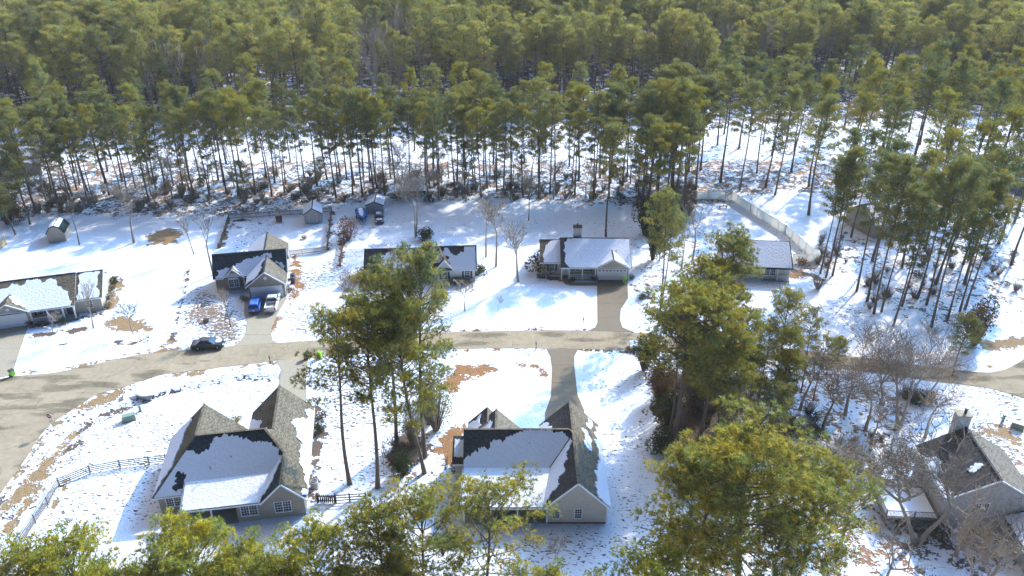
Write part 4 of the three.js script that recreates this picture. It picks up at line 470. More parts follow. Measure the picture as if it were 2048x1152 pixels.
{ // boat under a blue cover on a trailer
  const g = thing('boat', 'small boat under a blue tarpaulin with snow on top, on a trailer', 'boat', [-30.4, -150.6], -76), pos = [], idx = [], N = 12, R = 10;
  for (let i = 0; i <= N; i++) { const t = i / N, w = 1.05 * Math.pow(1 - Math.pow(Math.max(0, t * 1.02 - 0.25) / 0.78, 2.4), 0.6) || 0.03; for (let j = 0; j <= R; j++) { const a = Math.PI * j / R; pos.push(-2.6 + 5.2 * t, 1.15 + 0.25 * t - Math.sin(a) * (0.75 - 0.2 * t), -Math.cos(a) * (w || 0.03)); } }
  for (let i = 0; i < N; i++) for (let j = 0; j < R; j++) { const a = i * (R + 1) + j, b = a + R + 1; idx.push(a, b, a + 1, a + 1, b, b + 1); } const hull = new THREE.BufferGeometry(); hull.setAttribute('position', new THREE.Float32BufferAttribute(pos, 3)); hull.setIndex(idx); hull.computeVertexNormals(); part(g, 'hull', hull, M(0.1, 0.1, 0.11, 0.4));
  const cover = hull.clone(), p = cover.attributes.position; for (let i = 0; i < p.count; i++) { const y = p.getY(i), x = p.getX(i), top = 1.15 + 0.25 * (x + 2.6) / 5.2; p.setXYZ(i, x * 1.02, top + (top - y) * 0.75 - 0.12 + 0.04 * Math.sin(x * 5), p.getZ(i) * 1.06); } cover.computeVertexNormals(); part(g, 'tarpaulin', cover, M(0.005, 0.12, 0.34, 0.6)); const sn = cover.clone(), q = sn.attributes.position; for (let i = 0; i < q.count; i++) q.setXYZ(i, q.getX(i) * 0.86, q.getY(i) + 0.05, q.getZ(i) * 0.72); part(g, 'snow_cover', sn, mat.snow, 'snow on the tarpaulin');
  part(g, 'trailer', merge([box(5.2, 0.1, 0.1, -0.2, 0.42, 0.6), box(5.2, 0.1, 0.1, -0.2, 0.42, -0.6), box(0.1, 0.1, 1.3, -1, 0.4, 0), bar(V(2.3, 0.42, 0.6), V(3.6, 0.42, 0), 0.1, 0.1), bar(V(2.3, 0.42, -0.6), V(3.6, 0.42, 0), 0.1, 0.1)]), mat.steel); for (const s of [-1, 1]) wheel(g, -0.9, s * 0.95, 0.32);
}

// ---------------------------------------------------------------- bins, boxes, signs, letter boxes
function bin(label, at, turn, body, lid) {
  const g = thing('wheeled_bin', label, 'bin', at, turn, 'wheeled bins'); g.position.y = 0.03; part(g, 'body', prismoid([-0.24, 0.24, 0.24], [-0.33, 0.33, 0.31], 0.06, 0.98), body); const l = part(g, 'lid', merge([prismoid([-0.36, 0.36, 0.33], [-0.26, 0.28, 0.26], 0.98, 1.08), box(0.06, 0.05, 0.5, -0.4, 1.0, 0)]), lid); l.position.y = 0; for (const s of [-1, 1]) part(g, 'wheel', new THREE.CylinderGeometry(0.13, 0.13, 0.06, 12).rotateX(Math.PI / 2).translate(-0.27, 0.1, s * 0.27), mat.rubber);
}
bin('lime green bin with a dark lid at the corner of the left driveway', [-71.00,-95.31], 60, mat.lime, mat.bindark); bin('lime green bin beside the garage of the cream house', [19.35,-123.37], 80, mat.lime, mat.lime); bin('dark grey bin at the end of the driveway below the pine branches', [-30.14,-99.68], 80, mat.bindark, mat.bindark); bin('lime green bin lying half hidden behind the pine trunks by the street', [-28.28,-99.95], 80, mat.lime, mat.lime);
bin('black bin beside the garage wall by the dark shrubs', [-37.74,-123.37], 80, mat.bindark, mat.bindark);
{ const g = thing('transformer_box', 'large green utility box standing in the snowy yard', 'utility box', [-50.24,-85.22], 28); part(g, 'cabinet', prismoid([-0.75, 0.75, 0.42], [-0.75, 0.75, 0.36], 0.08, 0.8), mat.box); part(g, 'lid', box(1.54, 0.08, 0.78, 0, 0.84, 0), mat.box); part(g, 'base', box(1.7, 0.12, 1.0, 0, 0.03, 0), mat.concrete); }
{ const g = thing('utility_pedestal', 'slim green utility post beside the large green box', 'utility post', [-49.57,-87.16], 20); part(g, 'post', box(0.3, 0.75, 0.3, 0, 0.37, 0), mat.box); part(g, 'cap', box(0.36, 0.12, 0.36, 0, 0.8, 0), mat.box); part(g, 'base', box(0.42, 0.1, 0.42, 0, 0.03, 0), mat.box); }
{ const g = thing('transformer_box', 'dark green utility box in the snow at the right border', 'utility box', [65.41,-83.55], -35); part(g, 'cabinet', prismoid([-0.7, 0.7, 0.42], [-0.7, 0.7, 0.36], 0.08, 0.75), mat.box); part(g, 'lid', box(1.44, 0.08, 0.78, 0, 0.79, 0), mat.box); part(g, 'snow_cover', box(1.4, 0.06, 0.74, 0, 0.86, 0), mat.snow, 'snow on the box'); part(g, 'base', box(1.6, 0.12, 1.0, 0, 0.03, 0), mat.concrete); }
{ const g = thing('utility_pedestal', 'slim dark green post beside the utility box at the right border', 'utility post', [64.31,-85.01], 0); part(g, 'post', box(0.26, 0.9, 0.26, 0, 0.45, 0), mat.box); part(g, 'cap', box(0.32, 0.14, 0.32, 0, 0.95, 0), mat.box); }
{ // stop sign
  const g = thing('stop_sign', 'red octagonal stop sign on a post at the street corner', 'sign', [-59.07,-83.04], -8); part(g, 'post', box(0.07, 2.2, 0.05, 0, 1.1, 0), mat.steel); const cv = document.createElement('canvas'); cv.width = cv.height = 256; const c = cv.getContext('2d'); c.fillStyle = '#a80f1c'; c.fillRect(0, 0, 256, 256); c.fillStyle = '#fff'; c.beginPath(); const oct = (R) => { for (let k = 0; k < 8; k++) { const a = Math.PI / 8 + k * Math.PI / 4; c[k ? 'lineTo' : 'moveTo'](128 + R * Math.cos(a), 128 + R * Math.sin(a)); } c.closePath(); }; oct(128); c.fill(); c.fillStyle = '#a80f1c'; c.beginPath(); oct(117); c.fill(); c.fillStyle = '#fff'; c.font = 'bold 84px sans-serif'; c.textAlign = 'center'; c.textBaseline = 'middle'; c.fillText('STOP', 128, 132, 200);
  const t = new THREE.CanvasTexture(cv); t.colorSpace = THREE.SRGBColorSpace; const plate = new THREE.CylinderGeometry(0.42, 0.42, 0.02, 8).rotateY(Math.PI / 8).rotateX(Math.PI / 2).translate(0, 2.35, 0.04), face = new THREE.CircleGeometry(0.42, 8, Math.PI / 8).translate(0, 2.35, 0.054); part(g, 'plate', plate, mat.steel); part(g, 'sign_face', face, new THREE.MeshStandardMaterial({ map: t, roughness: 0.4 })); part(g, 'street_blade', box(0.04, 0.14, 0.5, 0.02, 1.55, 0), mat.green);
}
{ const g = thing('street_sign', 'thin pole with a crosswise dark blade in the snow near the left driveway', 'sign', [-64.76,-98.76], 20); part(g, 'post', cyl(0.04, 0.035, 3.1, 0, 0, 0, 8), mat.steel); part(g, 'blade', box(1.15, 0.2, 0.03, 0, 3.12, 0), mat.green); part(g, 'bracket', box(0.12, 0.1, 0.08, 0, 3.0, 0), mat.steel); }
function letterBox(label, at, turn, post) { const g = thing('letter_box', label, 'letter box', at, turn, 'letter boxes along the street'); part(g, 'post', box(0.1, 1.1, 0.1, 0, 0.55, 0), post); const s = new THREE.Shape(); s.moveTo(-0.09, 0); s.lineTo(0.09, 0); s.lineTo(0.09, 0.12); s.absarc(0, 0.12, 0.09, 0, Math.PI, false); part(g, 'box', new THREE.ExtrudeGeometry(s, { depth: 0.5, bevelEnabled: false }).translate(0, 1.1, -0.22), mat.darkmetal); part(g, 'arm', box(0.08, 0.08, 0.5, 0, 1.04, 0.03), post); part(g, 'flag', box(0.02, 0.16, 0.05, 0.11, 1.25, 0.05), mat.red); }
letterBox('letter box at the front bumper of the black sedan', [-43.36,-102.94], 8, mat.wood); letterBox('letter box at the verge corner beside the tan concrete driveway', [-35.20,-98.50], 8, mat.darkwood); letterBox('letter box at the snowy verge left of the long grey driveway', [3.60,-102.25], 0, mat.darkwood); letterBox('letter box across the street before the cream house', [11.18,-109.34], 0, mat.darkwood);
{ const g = thing('air_conditioner', 'round grey air conditioner beside the grey brick house', 'air conditioner', [-23.16,-72.53], 0); part(g, 'casing', cyl(0.45, 0.45, 0.85, 0, 0.08, 0, 20), M(0.4, 0.38, 0.34, 0.6)); part(g, 'fan_grille', new THREE.TorusGeometry(0.3, 0.05, 6, 18).rotateX(Math.PI / 2).translate(0, 0.95, 0), mat.darkmetal); part(g, 'fan', merge([0, 1, 2, 3].map((k) => box(0.26, 0.02, 0.1, 0.15, 0.95, 0).rotateY(k * Math.PI / 2))), mat.darkmetal); part(g, 'base', box(1, 0.1, 1, 0, 0.03, 0), mat.concrete); }
{ const g = thing('air_conditioner', 'dark air conditioner at the right wall of the tan house with the arched window', 'air conditioner', [-38.27,-125.22], 10); part(g, 'casing', box(0.8, 0.75, 0.8, 0, 0.42, 0), M(0.1, 0.1, 0.1, 0.6)); part(g, 'fan_grille', new THREE.TorusGeometry(0.27, 0.05, 6, 16).rotateX(Math.PI / 2).translate(0, 0.81, 0), mat.darkmetal); }
{ const g = thing('culvert_pipe', 'concrete culvert pipe mouth in the snowy ditch', 'pipe', [-49.54,-90.30], 75); g.position.y = -0.35; part(g, 'pipe', new THREE.LatheGeometry([[0.34, 0], [0.44, 0], [0.44, 2.4], [0.34, 2.4], [0.34, 0]].map((p) => new THREE.Vector2(...p)), 20).rotateX(Math.PI / 2).translate(0, 0.36, -1.9), M(0.42, 0.4, 0.36, 0.9)); part(g, 'snow_cover', new THREE.SphereGeometry(1, 14, 8).scale(0.75, 0.16, 1.3).translate(0, 0.8, -1.0), mat.snow, 'snow on the pipe'); }
{ const g = thing('log_rack', 'reddish wooden hutch with a dark roof by the picket fence', 'hutch', [-46.8, -149.6], 8); part(g, 'cabinet', box(1.1, 0.8, 0.7, 0, 0.5, 0), M(0.25, 0.09, 0.05, 0.9)); part(g, 'roof', box(1.3, 0.12, 0.95, 0, 1.0, 0).rotateX(0.08), mat.darkwood); for (const x of [-0.45, 0.45]) part(g, 'leg', box(0.1, 0.3, 0.6, x, 0.05, 0), mat.darkwood); }
{ const g = thing('firewood_box', 'small wooden box standing in the speckled snowy yard', 'box', [-48.42,-110.26], 12); part(g, 'crate', box(0.8, 0.45, 0.5, 0, 0.24, 0), mat.greywood); part(g, 'lid', box(0.86, 0.06, 0.56, 0, 0.49, 0), mat.darkwood); }
{ const g = thing('garden_bench', 'low bench by the small tree inside the white fence', 'bench', [44.04,-156.55], 8); part(g, 'seat', box(1.7, 0.07, 0.4, 0, 0.45, 0), mat.darkwood); for (const s of [-1, 1]) part(g, 'leg', box(0.1, 0.45, 0.36, s * 0.7, 0.22, 0), mat.darkwood); }

// ---------------------------------------------------------------- fences
function railFence(label, pts, h, rails, m, group) { // posts with separate rails between them
  const g = thing('rail_fence', label, 'fence', [0, 0], 0, group); for (const [x, z] of pts) part(g, 'post', box(0.13, h + 0.35, 0.13, x, h / 2 - 0.1, z), m);
  for (let i = 0; i + 1 < pts.length; i++) for (let k = 0; k < rails; k++) { const y = 0.22 + (h - 0.34) * k / (rails - 1); part(g, 'rail', bar(V(pts[i][0], y, pts[i][1]), V(pts[i + 1][0], y, pts[i + 1][1]), 0.05, 0.11), m); }
}
railFence('weathered four rail fence running from the grey brick house and turning at the yard corner', [[-42.27,-76.94], [-44.21,-76.57], [-47.48,-75.94], [-50.66,-74.95], [-53.32,-72.78], [-53.00,-69.56], [-52.98,-66.74], [-52.81,-63.51]], 1.15, 4, mat.greywood);
railFence('short rail fence between the wooden gate and the pines', [[-20.27,-70.04], [-18.64,-70.20], [-16.82,-70.36]], 1.1, 3, mat.darkwood);
{ const g = thing('wooden_gate', 'dark wooden gate with an arched top beside the air conditioner', 'gate', [-21.22,-69.88], 0); for (let k = 0; k < 9; k++) { const x = -0.9 + k * 0.225, h = 1.1 + 0.14 * Math.cos(x * 1.5); part(g, 'picket', box(0.15, h, 0.04, x, h / 2 + 0.05, 0), mat.darkwood); } for (const y of [0.3, 0.95]) part(g, 'rail', box(2.0, 0.1, 0.05, 0, y, -0.05), mat.darkwood); for (const s of [-1, 1]) part(g, 'post', box(0.13, 1.35, 0.13, s * 1.06, 0.66, 0), mat.darkwood); }
function picketFence(label, pts, h, m) { // posts, two rails and the thin pickets of each bay
  const g = thing('picket_fence', label, 'fence'); for (let i = 0; i + 1 < pts.length; i++) {
    const [ax, az] = pts[i], [bx, bz] = pts[i + 1], L = Math.hypot(bx - ax, bz - az), n = Math.max(1, Math.round(L / 2.4)), turn = Math.atan2(-(bz - az), bx - ax);
    for (let k = 0; k <= n; k++) part(g, 'post', box(0.12, h + 0.2, 0.12, lerp(ax, bx, k / n), h / 2, lerp(az, bz, k / n)), m);
    for (let k = 0; k < n; k++) { const a = k / n, b = (k + 1) / n, l = []; for (const y of [0.3, h - 0.2]) part(g, 'rail', bar(V(lerp(ax, bx, a), y, lerp(az, bz, a)), V(lerp(ax, bx, b), y, lerp(az, bz, b)), 0.05, 0.09), m); for (let q = 1, w = L / n, c = Math.round(w / 0.19); q < c; q++) { const t = lerp(a, b, q / c); l.push(box(0.1, h, 0.025).rotateY(turn).translate(lerp(ax, bx, t), h / 2 + 0.05, lerp(az, bz, t))); } part(g, 'pickets', merge(l), m); }
  }
}
picketFence('grey picket fence along the back of the yard with the pale shed', [[-57.14,-150.59], [-49.28,-151.86], [-43.20,-152.88], [-37.11,-154.18]], 1.2, mat.greywood); picketFence('weathered picket fence between the tan house and the side fence', [[-40.79,-133.91], [-34.50,-135.59]], 1.15, M(0.33, 0.27, 0.21, 0.9)); picketFence('brown picket fence running down the right side of the shed yard', [[-37.11,-154.18], [-35.80,-145.47], [-34.40,-136.01]], 1.2, mat.wood); picketFence('overgrown picket fence on the left side of the shed yard', [[-57.14,-150.59], [-55.87,-143.59], [-54.76,-137.30]], 1.2, mat.wood); picketFence('brown fence line in the next yard beyond the rust coloured tree', [[-32.51,-143.59], [-31.68,-136.44], [-30.75,-129.45]], 1.15, mat.wood);
function panelFence(label, pts, h, m, name) { const g = thing(name, label, 'fence'); for (let i = 0; i + 1 < pts.length; i++) { const [ax, az] = pts[i], [bx, bz] = pts[i + 1], L = Math.hypot(bx - ax, bz - az), n = Math.max(1, Math.round(L / 2.4)); for (let k = 0; k <= n; k++) part(g, 'post', box(0.14, h + 0.12, 0.14, lerp(ax, bx, k / n), h / 2, lerp(az, bz, k / n)), m); for (let k = 0; k < n; k++) { const A = V(lerp(ax, bx, k / n), h / 2, lerp(az, bz, k / n)), B = V(lerp(ax, bx, (k + 1) / n), h / 2, lerp(az, bz, (k + 1) / n)); part(g, 'panel', merge([bar(A, B, 0.04, h - 0.1), bar(A.clone().setY(h - 0.1), B.clone().setY(h - 0.1), 0.07, 0.14), bar(A.clone().setY(0.15), B.clone().setY(0.15), 0.07, 0.14)]), m); } } }
panelFence('tall white vinyl fence enclosing the snowy back yard on the right', [[39.44,-161.21], [46.82,-161.21], [49.13,-154.44], [53.14,-143.59], [55.61,-130.84], [50.70,-131.04]], 1.85, mat.vinyl, 'vinyl_fence');
panelFence('short wooden privacy fence at the left border', [[-97.02,-132.26], [-95.57,-135.38], [-95.68,-138.61]], 1.8, M(0.42, 0.3, 0.16, 0.9), 'privacy_fence');

// ---------------------------------------------------------------- trees: builders
const leafMat = (r, g, b, tr = 0.4) => new THREE.MeshPhysicalMaterial({ color: new THREE.Color().setRGB(r, g, b), roughness: 1, vertexColors: true, transmission: tr, thickness: 0, specularIntensity: 0.1, side: THREE.DoubleSide });
const barkMat = (r, g, b) => M(r, g, b, 0.95, { map: rep(grainT, 1.2) });
const mats = { pine: [leafMat(0.345, 0.295, 0.06, 0.38), leafMat(0.3, 0.268, 0.08, 0.42), leafMat(0.225, 0.215, 0.07, 0.42), leafMat(0.39, 0.35, 0.05, 0.38)], bark: barkMat(0.2, 0.145, 0.1), barkGrey: barkMat(0.33, 0.27, 0.2), barkPale: barkMat(0.44, 0.36, 0.27), twig: barkMat(0.46, 0.35, 0.24), holly: leafMat(0.06, 0.085, 0.025, 0.2), rust: leafMat(0.32, 0.12, 0.04, 0.4), brush: leafMat(0.16, 0.12, 0.06, 0.3), yellow: leafMat(0.34, 0.26, 0.05, 0.4) };
class Sticks { // collects tapered sticks into one geometry
  constructor() { this.p = []; this.uv = []; this.i = []; }
  add(a, b, ra, rb, n = 4) {
    const d = b.clone().sub(a), L = d.length(); if (L < 1e-4) return; d.divideScalar(L); const s = (Math.abs(d.y) > 0.9 ? V(1, 0, 0) : V(0, 1, 0)).cross(d).normalize(), t = d.clone().cross(s), f = this.p.length / 3;
    for (let k = 0; k < n; k++) { const w = k / n * 2 * Math.PI, c = Math.cos(w), q = Math.sin(w), x = s.x * c + t.x * q, y = s.y * c + t.y * q, z = s.z * c + t.z * q; this.p.push(a.x + x * ra, a.y + y * ra, a.z + z * ra, b.x + x * rb, b.y + y * rb, b.z + z * rb); this.uv.push(k / n, a.y, k / n, b.y); }
    for (let k = 0; k < n; k++) { const u = f + k * 2, v = f + ((k + 1) % n) * 2; this.i.push(u, v, u + 1, v, v + 1, u + 1); }
  }
  geo() { const g = new THREE.BufferGeometry(); g.setAttribute('position', new THREE.Float32BufferAttribute(this.p, 3)); g.setAttribute('uv', new THREE.Float32BufferAttribute(this.uv, 2)); g.setIndex(this.i); g.computeVertexNormals(); return g; }
}
class Leaves { // collects small blades with a colour each
  constructor(r) { this.p = []; this.c = []; this.r = r; }
  tuft(o, dir, len, wid, n, tint) {
    const r = this.r; for (let k = 0; k < n; k++) {
      const a = r() * 2 * Math.PI, y = r() * 2 - 1, s = Math.sqrt(1 - y * y), d = V(s * Math.cos(a), y, s * Math.sin(a)).addScaledVector(dir, 1.25).normalize(), q = V(r() - 0.5, r() - 0.5, r() - 0.5).cross(d).normalize().multiplyScalar(wid * (0.7 + 0.6 * r())), L = len * (0.7 + 0.6 * r());
      this.p.push(o.x + q.x, o.y + q.y, o.z + q.z, o.x - q.x, o.y - q.y, o.z - q.z, o.x + d.x * L, o.y + d.y * L, o.z + d.z * L); const t = 0.8 + 0.4 * r(); for (let j = 0; j < 3; j++) this.c.push(tint[0] * t, tint[1] * t, tint[2] * t);
    }
  }
  geo() { const g = new THREE.BufferGeometry(); g.setAttribute('position', new THREE.Float32BufferAttribute(this.p, 3)); g.setAttribute('color', new THREE.Float32BufferAttribute(this.c, 3)); g.computeVertexNormals(); return g; }
}
const sph = (az, el) => V(Math.cos(el) * Math.cos(az), Math.sin(el), Math.cos(el) * Math.sin(az));
// a pine of unit shape: H tall, crown from cb*H up, R wide; returns the two geometries
function pineShape(seed, { H = 24, cb = 0.52, R = 3.6, nb = 46, twigs = 5, tuftN = 4, blades = 8, len = 0.34, wid = 0.034, stubs = 6, puff = 0.62, far = false }) {
  const r = rng(seed), st = new Sticks(), lv = new Leaves(r), r0 = 0.012 * H, lean = V((r() - 0.5) * 0.06, 0, (r() - 0.5) * 0.06), ph = r() * 6, axis = (y) => V(lean.x * y + 0.3 * Math.sin(y * 0.21 + ph), y, lean.z * y + 0.3 * Math.cos(y * 0.17 + ph)), rad = (t) => r0 * (1 - 0.8 * Math.pow(t, 0.9)) * (1 + 0.35 * Math.exp(-t * 40)), NS = far ? 6 : 12;
  for (let k = 0; k < NS; k++) st.add(axis(k ? H * k / NS : -0.3), axis(H * (k + 1) / NS), rad(k / NS), rad((k + 1) / NS), far ? 5 : 8);
  for (let k = 0; k < stubs; k++) { const y = H * (cb - 0.25 + 0.25 * r()), a = r() * 6.28, o = axis(y), e = o.clone().addScaledVector(sph(a, 0.1 + 0.3 * r()), 0.6 + 1.2 * r()); st.add(o, e, 0.04, 0.012, 3); }
  const tints = [[1, 1, 1], [1.25, 1.15, 0.75], [0.75, 0.92, 1], [1.05, 1.02, 0.9], [1.3, 1.12, 0.6], [0.65, 0.82, 0.9]];
  const clump = r() * 100;
  for (let i = 0; i < nb; i++) {
    const q = (i + 0.5) / nb, t = Math.pow(q, 0.85), y = H * (cb + (1 - cb) * t * 0.985), az = i * 2.39996 + (r() - 0.5) * 1.1, prof = (t < 0.32 ? lerp(0.62, 1, t / 0.32) : Math.sqrt(Math.max(0.03, 1 - Math.pow((t - 0.32) / 0.7, 3)))) * (0.72 + 0.5 * r()), L = R * prof, el = lerp(0.08, 0.95, Math.pow(t, 1.3)) + (r() - 0.5) * 0.5;
    if (r() < 0.08 && t < 0.7) continue;
    const o = axis(y), d0 = sph(az, el), pts = [o]; for (let k = 1; k <= 3; k++) pts.push(o.clone().addScaledVector(d0, L * k / 3).add(V(0, L * 0.16 * Math.pow(k / 3, 2) * (t < 0.6 ? 1.2 : 0.4), 0)));
    for (let k = 0; k < 3; k++) st.add(pts[k], pts[k + 1], 0.075 * (1 - k * 0.27) * (0.6 + L / R * 0.5), 0.075 * (0.73 - k * 0.26) * (0.6 + L / R * 0.5), 3);
    const at = (s) => { const u = Math.min(2.999, s * 3), k = Math.floor(u); return pts[k].clone().lerp(pts[k + 1], u - k); };
    const tw = Math.max(2, Math.round(twigs * (0.5 + 0.7 * L / R)));
    for (let k = 0; k <= tw; k++) {
      const s = k === tw ? 1 : 0.36 + 0.6 * (k + r() * 0.6) / tw, b = at(s), side = k % 2 ? 1 : -1, dir = k === tw ? d0.clone() : sph(az + side * (0.6 + 0.5 * r()), el * 0.5 + 0.25 + 0.4 * r()), l = k === tw ? 0.25 : L * (0.2 + 0.2 * r()) * (1.15 - s * 0.6), e = b.clone().addScaledVector(dir, l);
      if (!far) st.add(b, e, 0.025, 0.012, 3); const tint = tints[Math.floor(r() * tints.length)], ps = puff * (0.7 + 0.6 * r());
      for (let m = 0; m < tuftN; m++) { const a = r() * 6.28, u = r() * 1.7 - 0.7, q = Math.sqrt(Math.max(0, 1 - u * u)), w = Math.cbrt(0.25 + 0.75 * r()), c = e.clone().add(V(Math.cos(a) * q * ps * w, u * ps * 0.5 * w, Math.sin(a) * q * ps * w)); const g = far ? 1 : 0.55 + 0.9 * r(); lv.tuft(c, V(Math.cos(a) * q * 0.6, 0.35 + 0.3 * u, Math.sin(a) * q * 0.6), len, wid, blades, [tint[0] * g, tint[1] * g, tint[2] * g]); }
    }
  }
  for (let m = 0; m < tuftN; m++) lv.tuft(axis(H * (0.97 + 0.03 * r())).add(V((r() - 0.5) * 0.7, 0, (r() - 0.5) * 0.7)), V(0, 0.8, 0), len, wid, blades, [1.1, 1.05, 0.9]);
  const crown = lv.geo(); crown.computeBoundingBox(); return { trunk: st.geo(), crown, H: crown.boundingBox.max.y };
}
// a leafless tree: forked limbs down to twigs
function bareShape(seed, { H = 12, spread = 0.55, depth = 5, trunkH = 0.22, stems = 1, r0, up = 0.15, twig = 7, droop = 0 }) {
  const r = rng(seed), st = new Sticks(), R0 = r0 ?? 0.016 * H;
  function grow(o, d, L, ra, k) {
    const n = k > 2 ? 3 : 2; let p = o; const dir = d.clone();
    for (let i = 0; i < n; i++) { dir.add(V((r() - 0.5) * 0.28, (r() - 0.5) * 0.2 + up * 0.4 - droop * 0.2, (r() - 0.5) * 0.28)).normalize(); const q = p.clone().addScaledVector(dir, L / n); st.add(p, q, ra * (1 - 0.4 * i / n), ra * (1 - 0.4 * (i + 1) / n), k > 3 ? 6 : k > 1 ? 4 : 3); p = q;
      if (k > 0 && i < n - 1 && k < depth) side(p, dir, L * 0.75, ra * 0.5, k - 1); }
    if (k > 0) { const c = k > 1 ? 2 + (r() < 0.45 ? 1 : 0) : twig > 6 ? 3 : 2; for (let i = 0; i < c; i++) { const a = r() * 6.28, s = spread * (0.6 + 0.7 * r()), nd = dir.clone().add(V(Math.cos(a) * s, (r() - 0.3) * s + up - droop, Math.sin(a) * s)).normalize(); grow(p, nd, L * (0.68 + 0.2 * r()), Math.max(0.026, ra * 0.62 * (0.85 + 0.3 * r())), k - 1); } }
  }
  function side(p, dir, L, ra, k) { const a = r() * 6.28, nd = dir.clone().multiplyScalar(0.55).add(V(Math.cos(a) * 0.75, 0.25 + up, Math.sin(a) * 0.75)).normalize(); grow(p, nd, L * (0.7 + 0.3 * r()), Math.max(0.026, ra), Math.max(0, k)); }
  for (let s = 0; s < stems; s++) { const a = s / stems * 6.28 + r(), tilt = stems > 1 ? 0.28 + 0.15 * r() : 0.05, d = V(Math.cos(a) * tilt, 1, Math.sin(a) * tilt).normalize(), top = V(0, -0.2, 0).addScaledVector(d, H * trunkH + 0.2); st.add(V(Math.cos(a) * 0.1 * (stems > 1), -0.2, Math.sin(a) * 0.1 * (stems > 1)), top, R0 * 1.25 / Math.sqrt(stems), R0 * 0.9 / Math.sqrt(stems), 7); grow(top, d, H * 0.27, R0 * 0.85 / Math.sqrt(stems), depth); }
  const trunk = st.geo(); trunk.computeBoundingBox(); return { trunk, H: trunk.boundingBox.max.y };
}
// a bush: twigs from the ground and leaves in clumps
function bushShape(seed, { R = 1, H = 1.2, n = 160, blades = 6, len = 0.16, wid = 0.04, tints = [[1, 1, 1]], stem = 14, hollow = 0.5 }) {
  const r = rng(seed), st = new Sticks(), lv = new Leaves(r); for (let k = 0; k < stem; k++) { const a = r() * 6.28, e = V(Math.cos(a) * R * (0.3 + 0.6 * r()), H * (0.5 + 0.45 * r()), Math.sin(a) * R * (0.3 + 0.6 * r())); st.add(V(e.x * 0.15, -0.05, e.z * 0.15), e, 0.02 + 0.01 * H, 0.006, 3); }
  const cl = Array.from({ length: 7 }, () => V((r() - 0.5) * R * 1.1, H * (0.35 + 0.4 * r()), (r() - 0.5) * R * 1.1));
  for (let k = 0; k < n; k++) { const c = cl[k % 7], a = r() * 6.28, y = r() * 2 - 1, s = Math.sqrt(1 - y * y), q = hollow + (1 - hollow) * Math.cbrt(r()), d = V(s * Math.cos(a), y, s * Math.sin(a)), o = c.clone().add(V(d.x * R * 0.55 * q, d.y * H * 0.36 * q, d.z * R * 0.55 * q)); if (o.y < 0.03) o.y = 0.05 + 0.1 * r(); lv.tuft(o, d, len, wid, blades, tints[Math.floor(r() * tints.length)]); }
  return { trunk: st.geo(), crown: lv.geo(), H };
}
function plant(name, label, category, shape, x, z, h, bark, leaf, o = {}) { // puts one tree up, scaled to its height
  const g = thing(name, label, category, [x, z], o.turn ?? 0, o.group), s = h / shape.H; g.scale.set(s * (o.wide ?? 1), s, s * (o.wide ?? 1)); if (o.lean) g.rotation.z = -Math.atan2(o.lean, h) * 0.8;
  part(g, 'trunk', shape.trunk, bark); if (shape.crown) part(g, 'crown', shape.crown, leaf); return g;
}

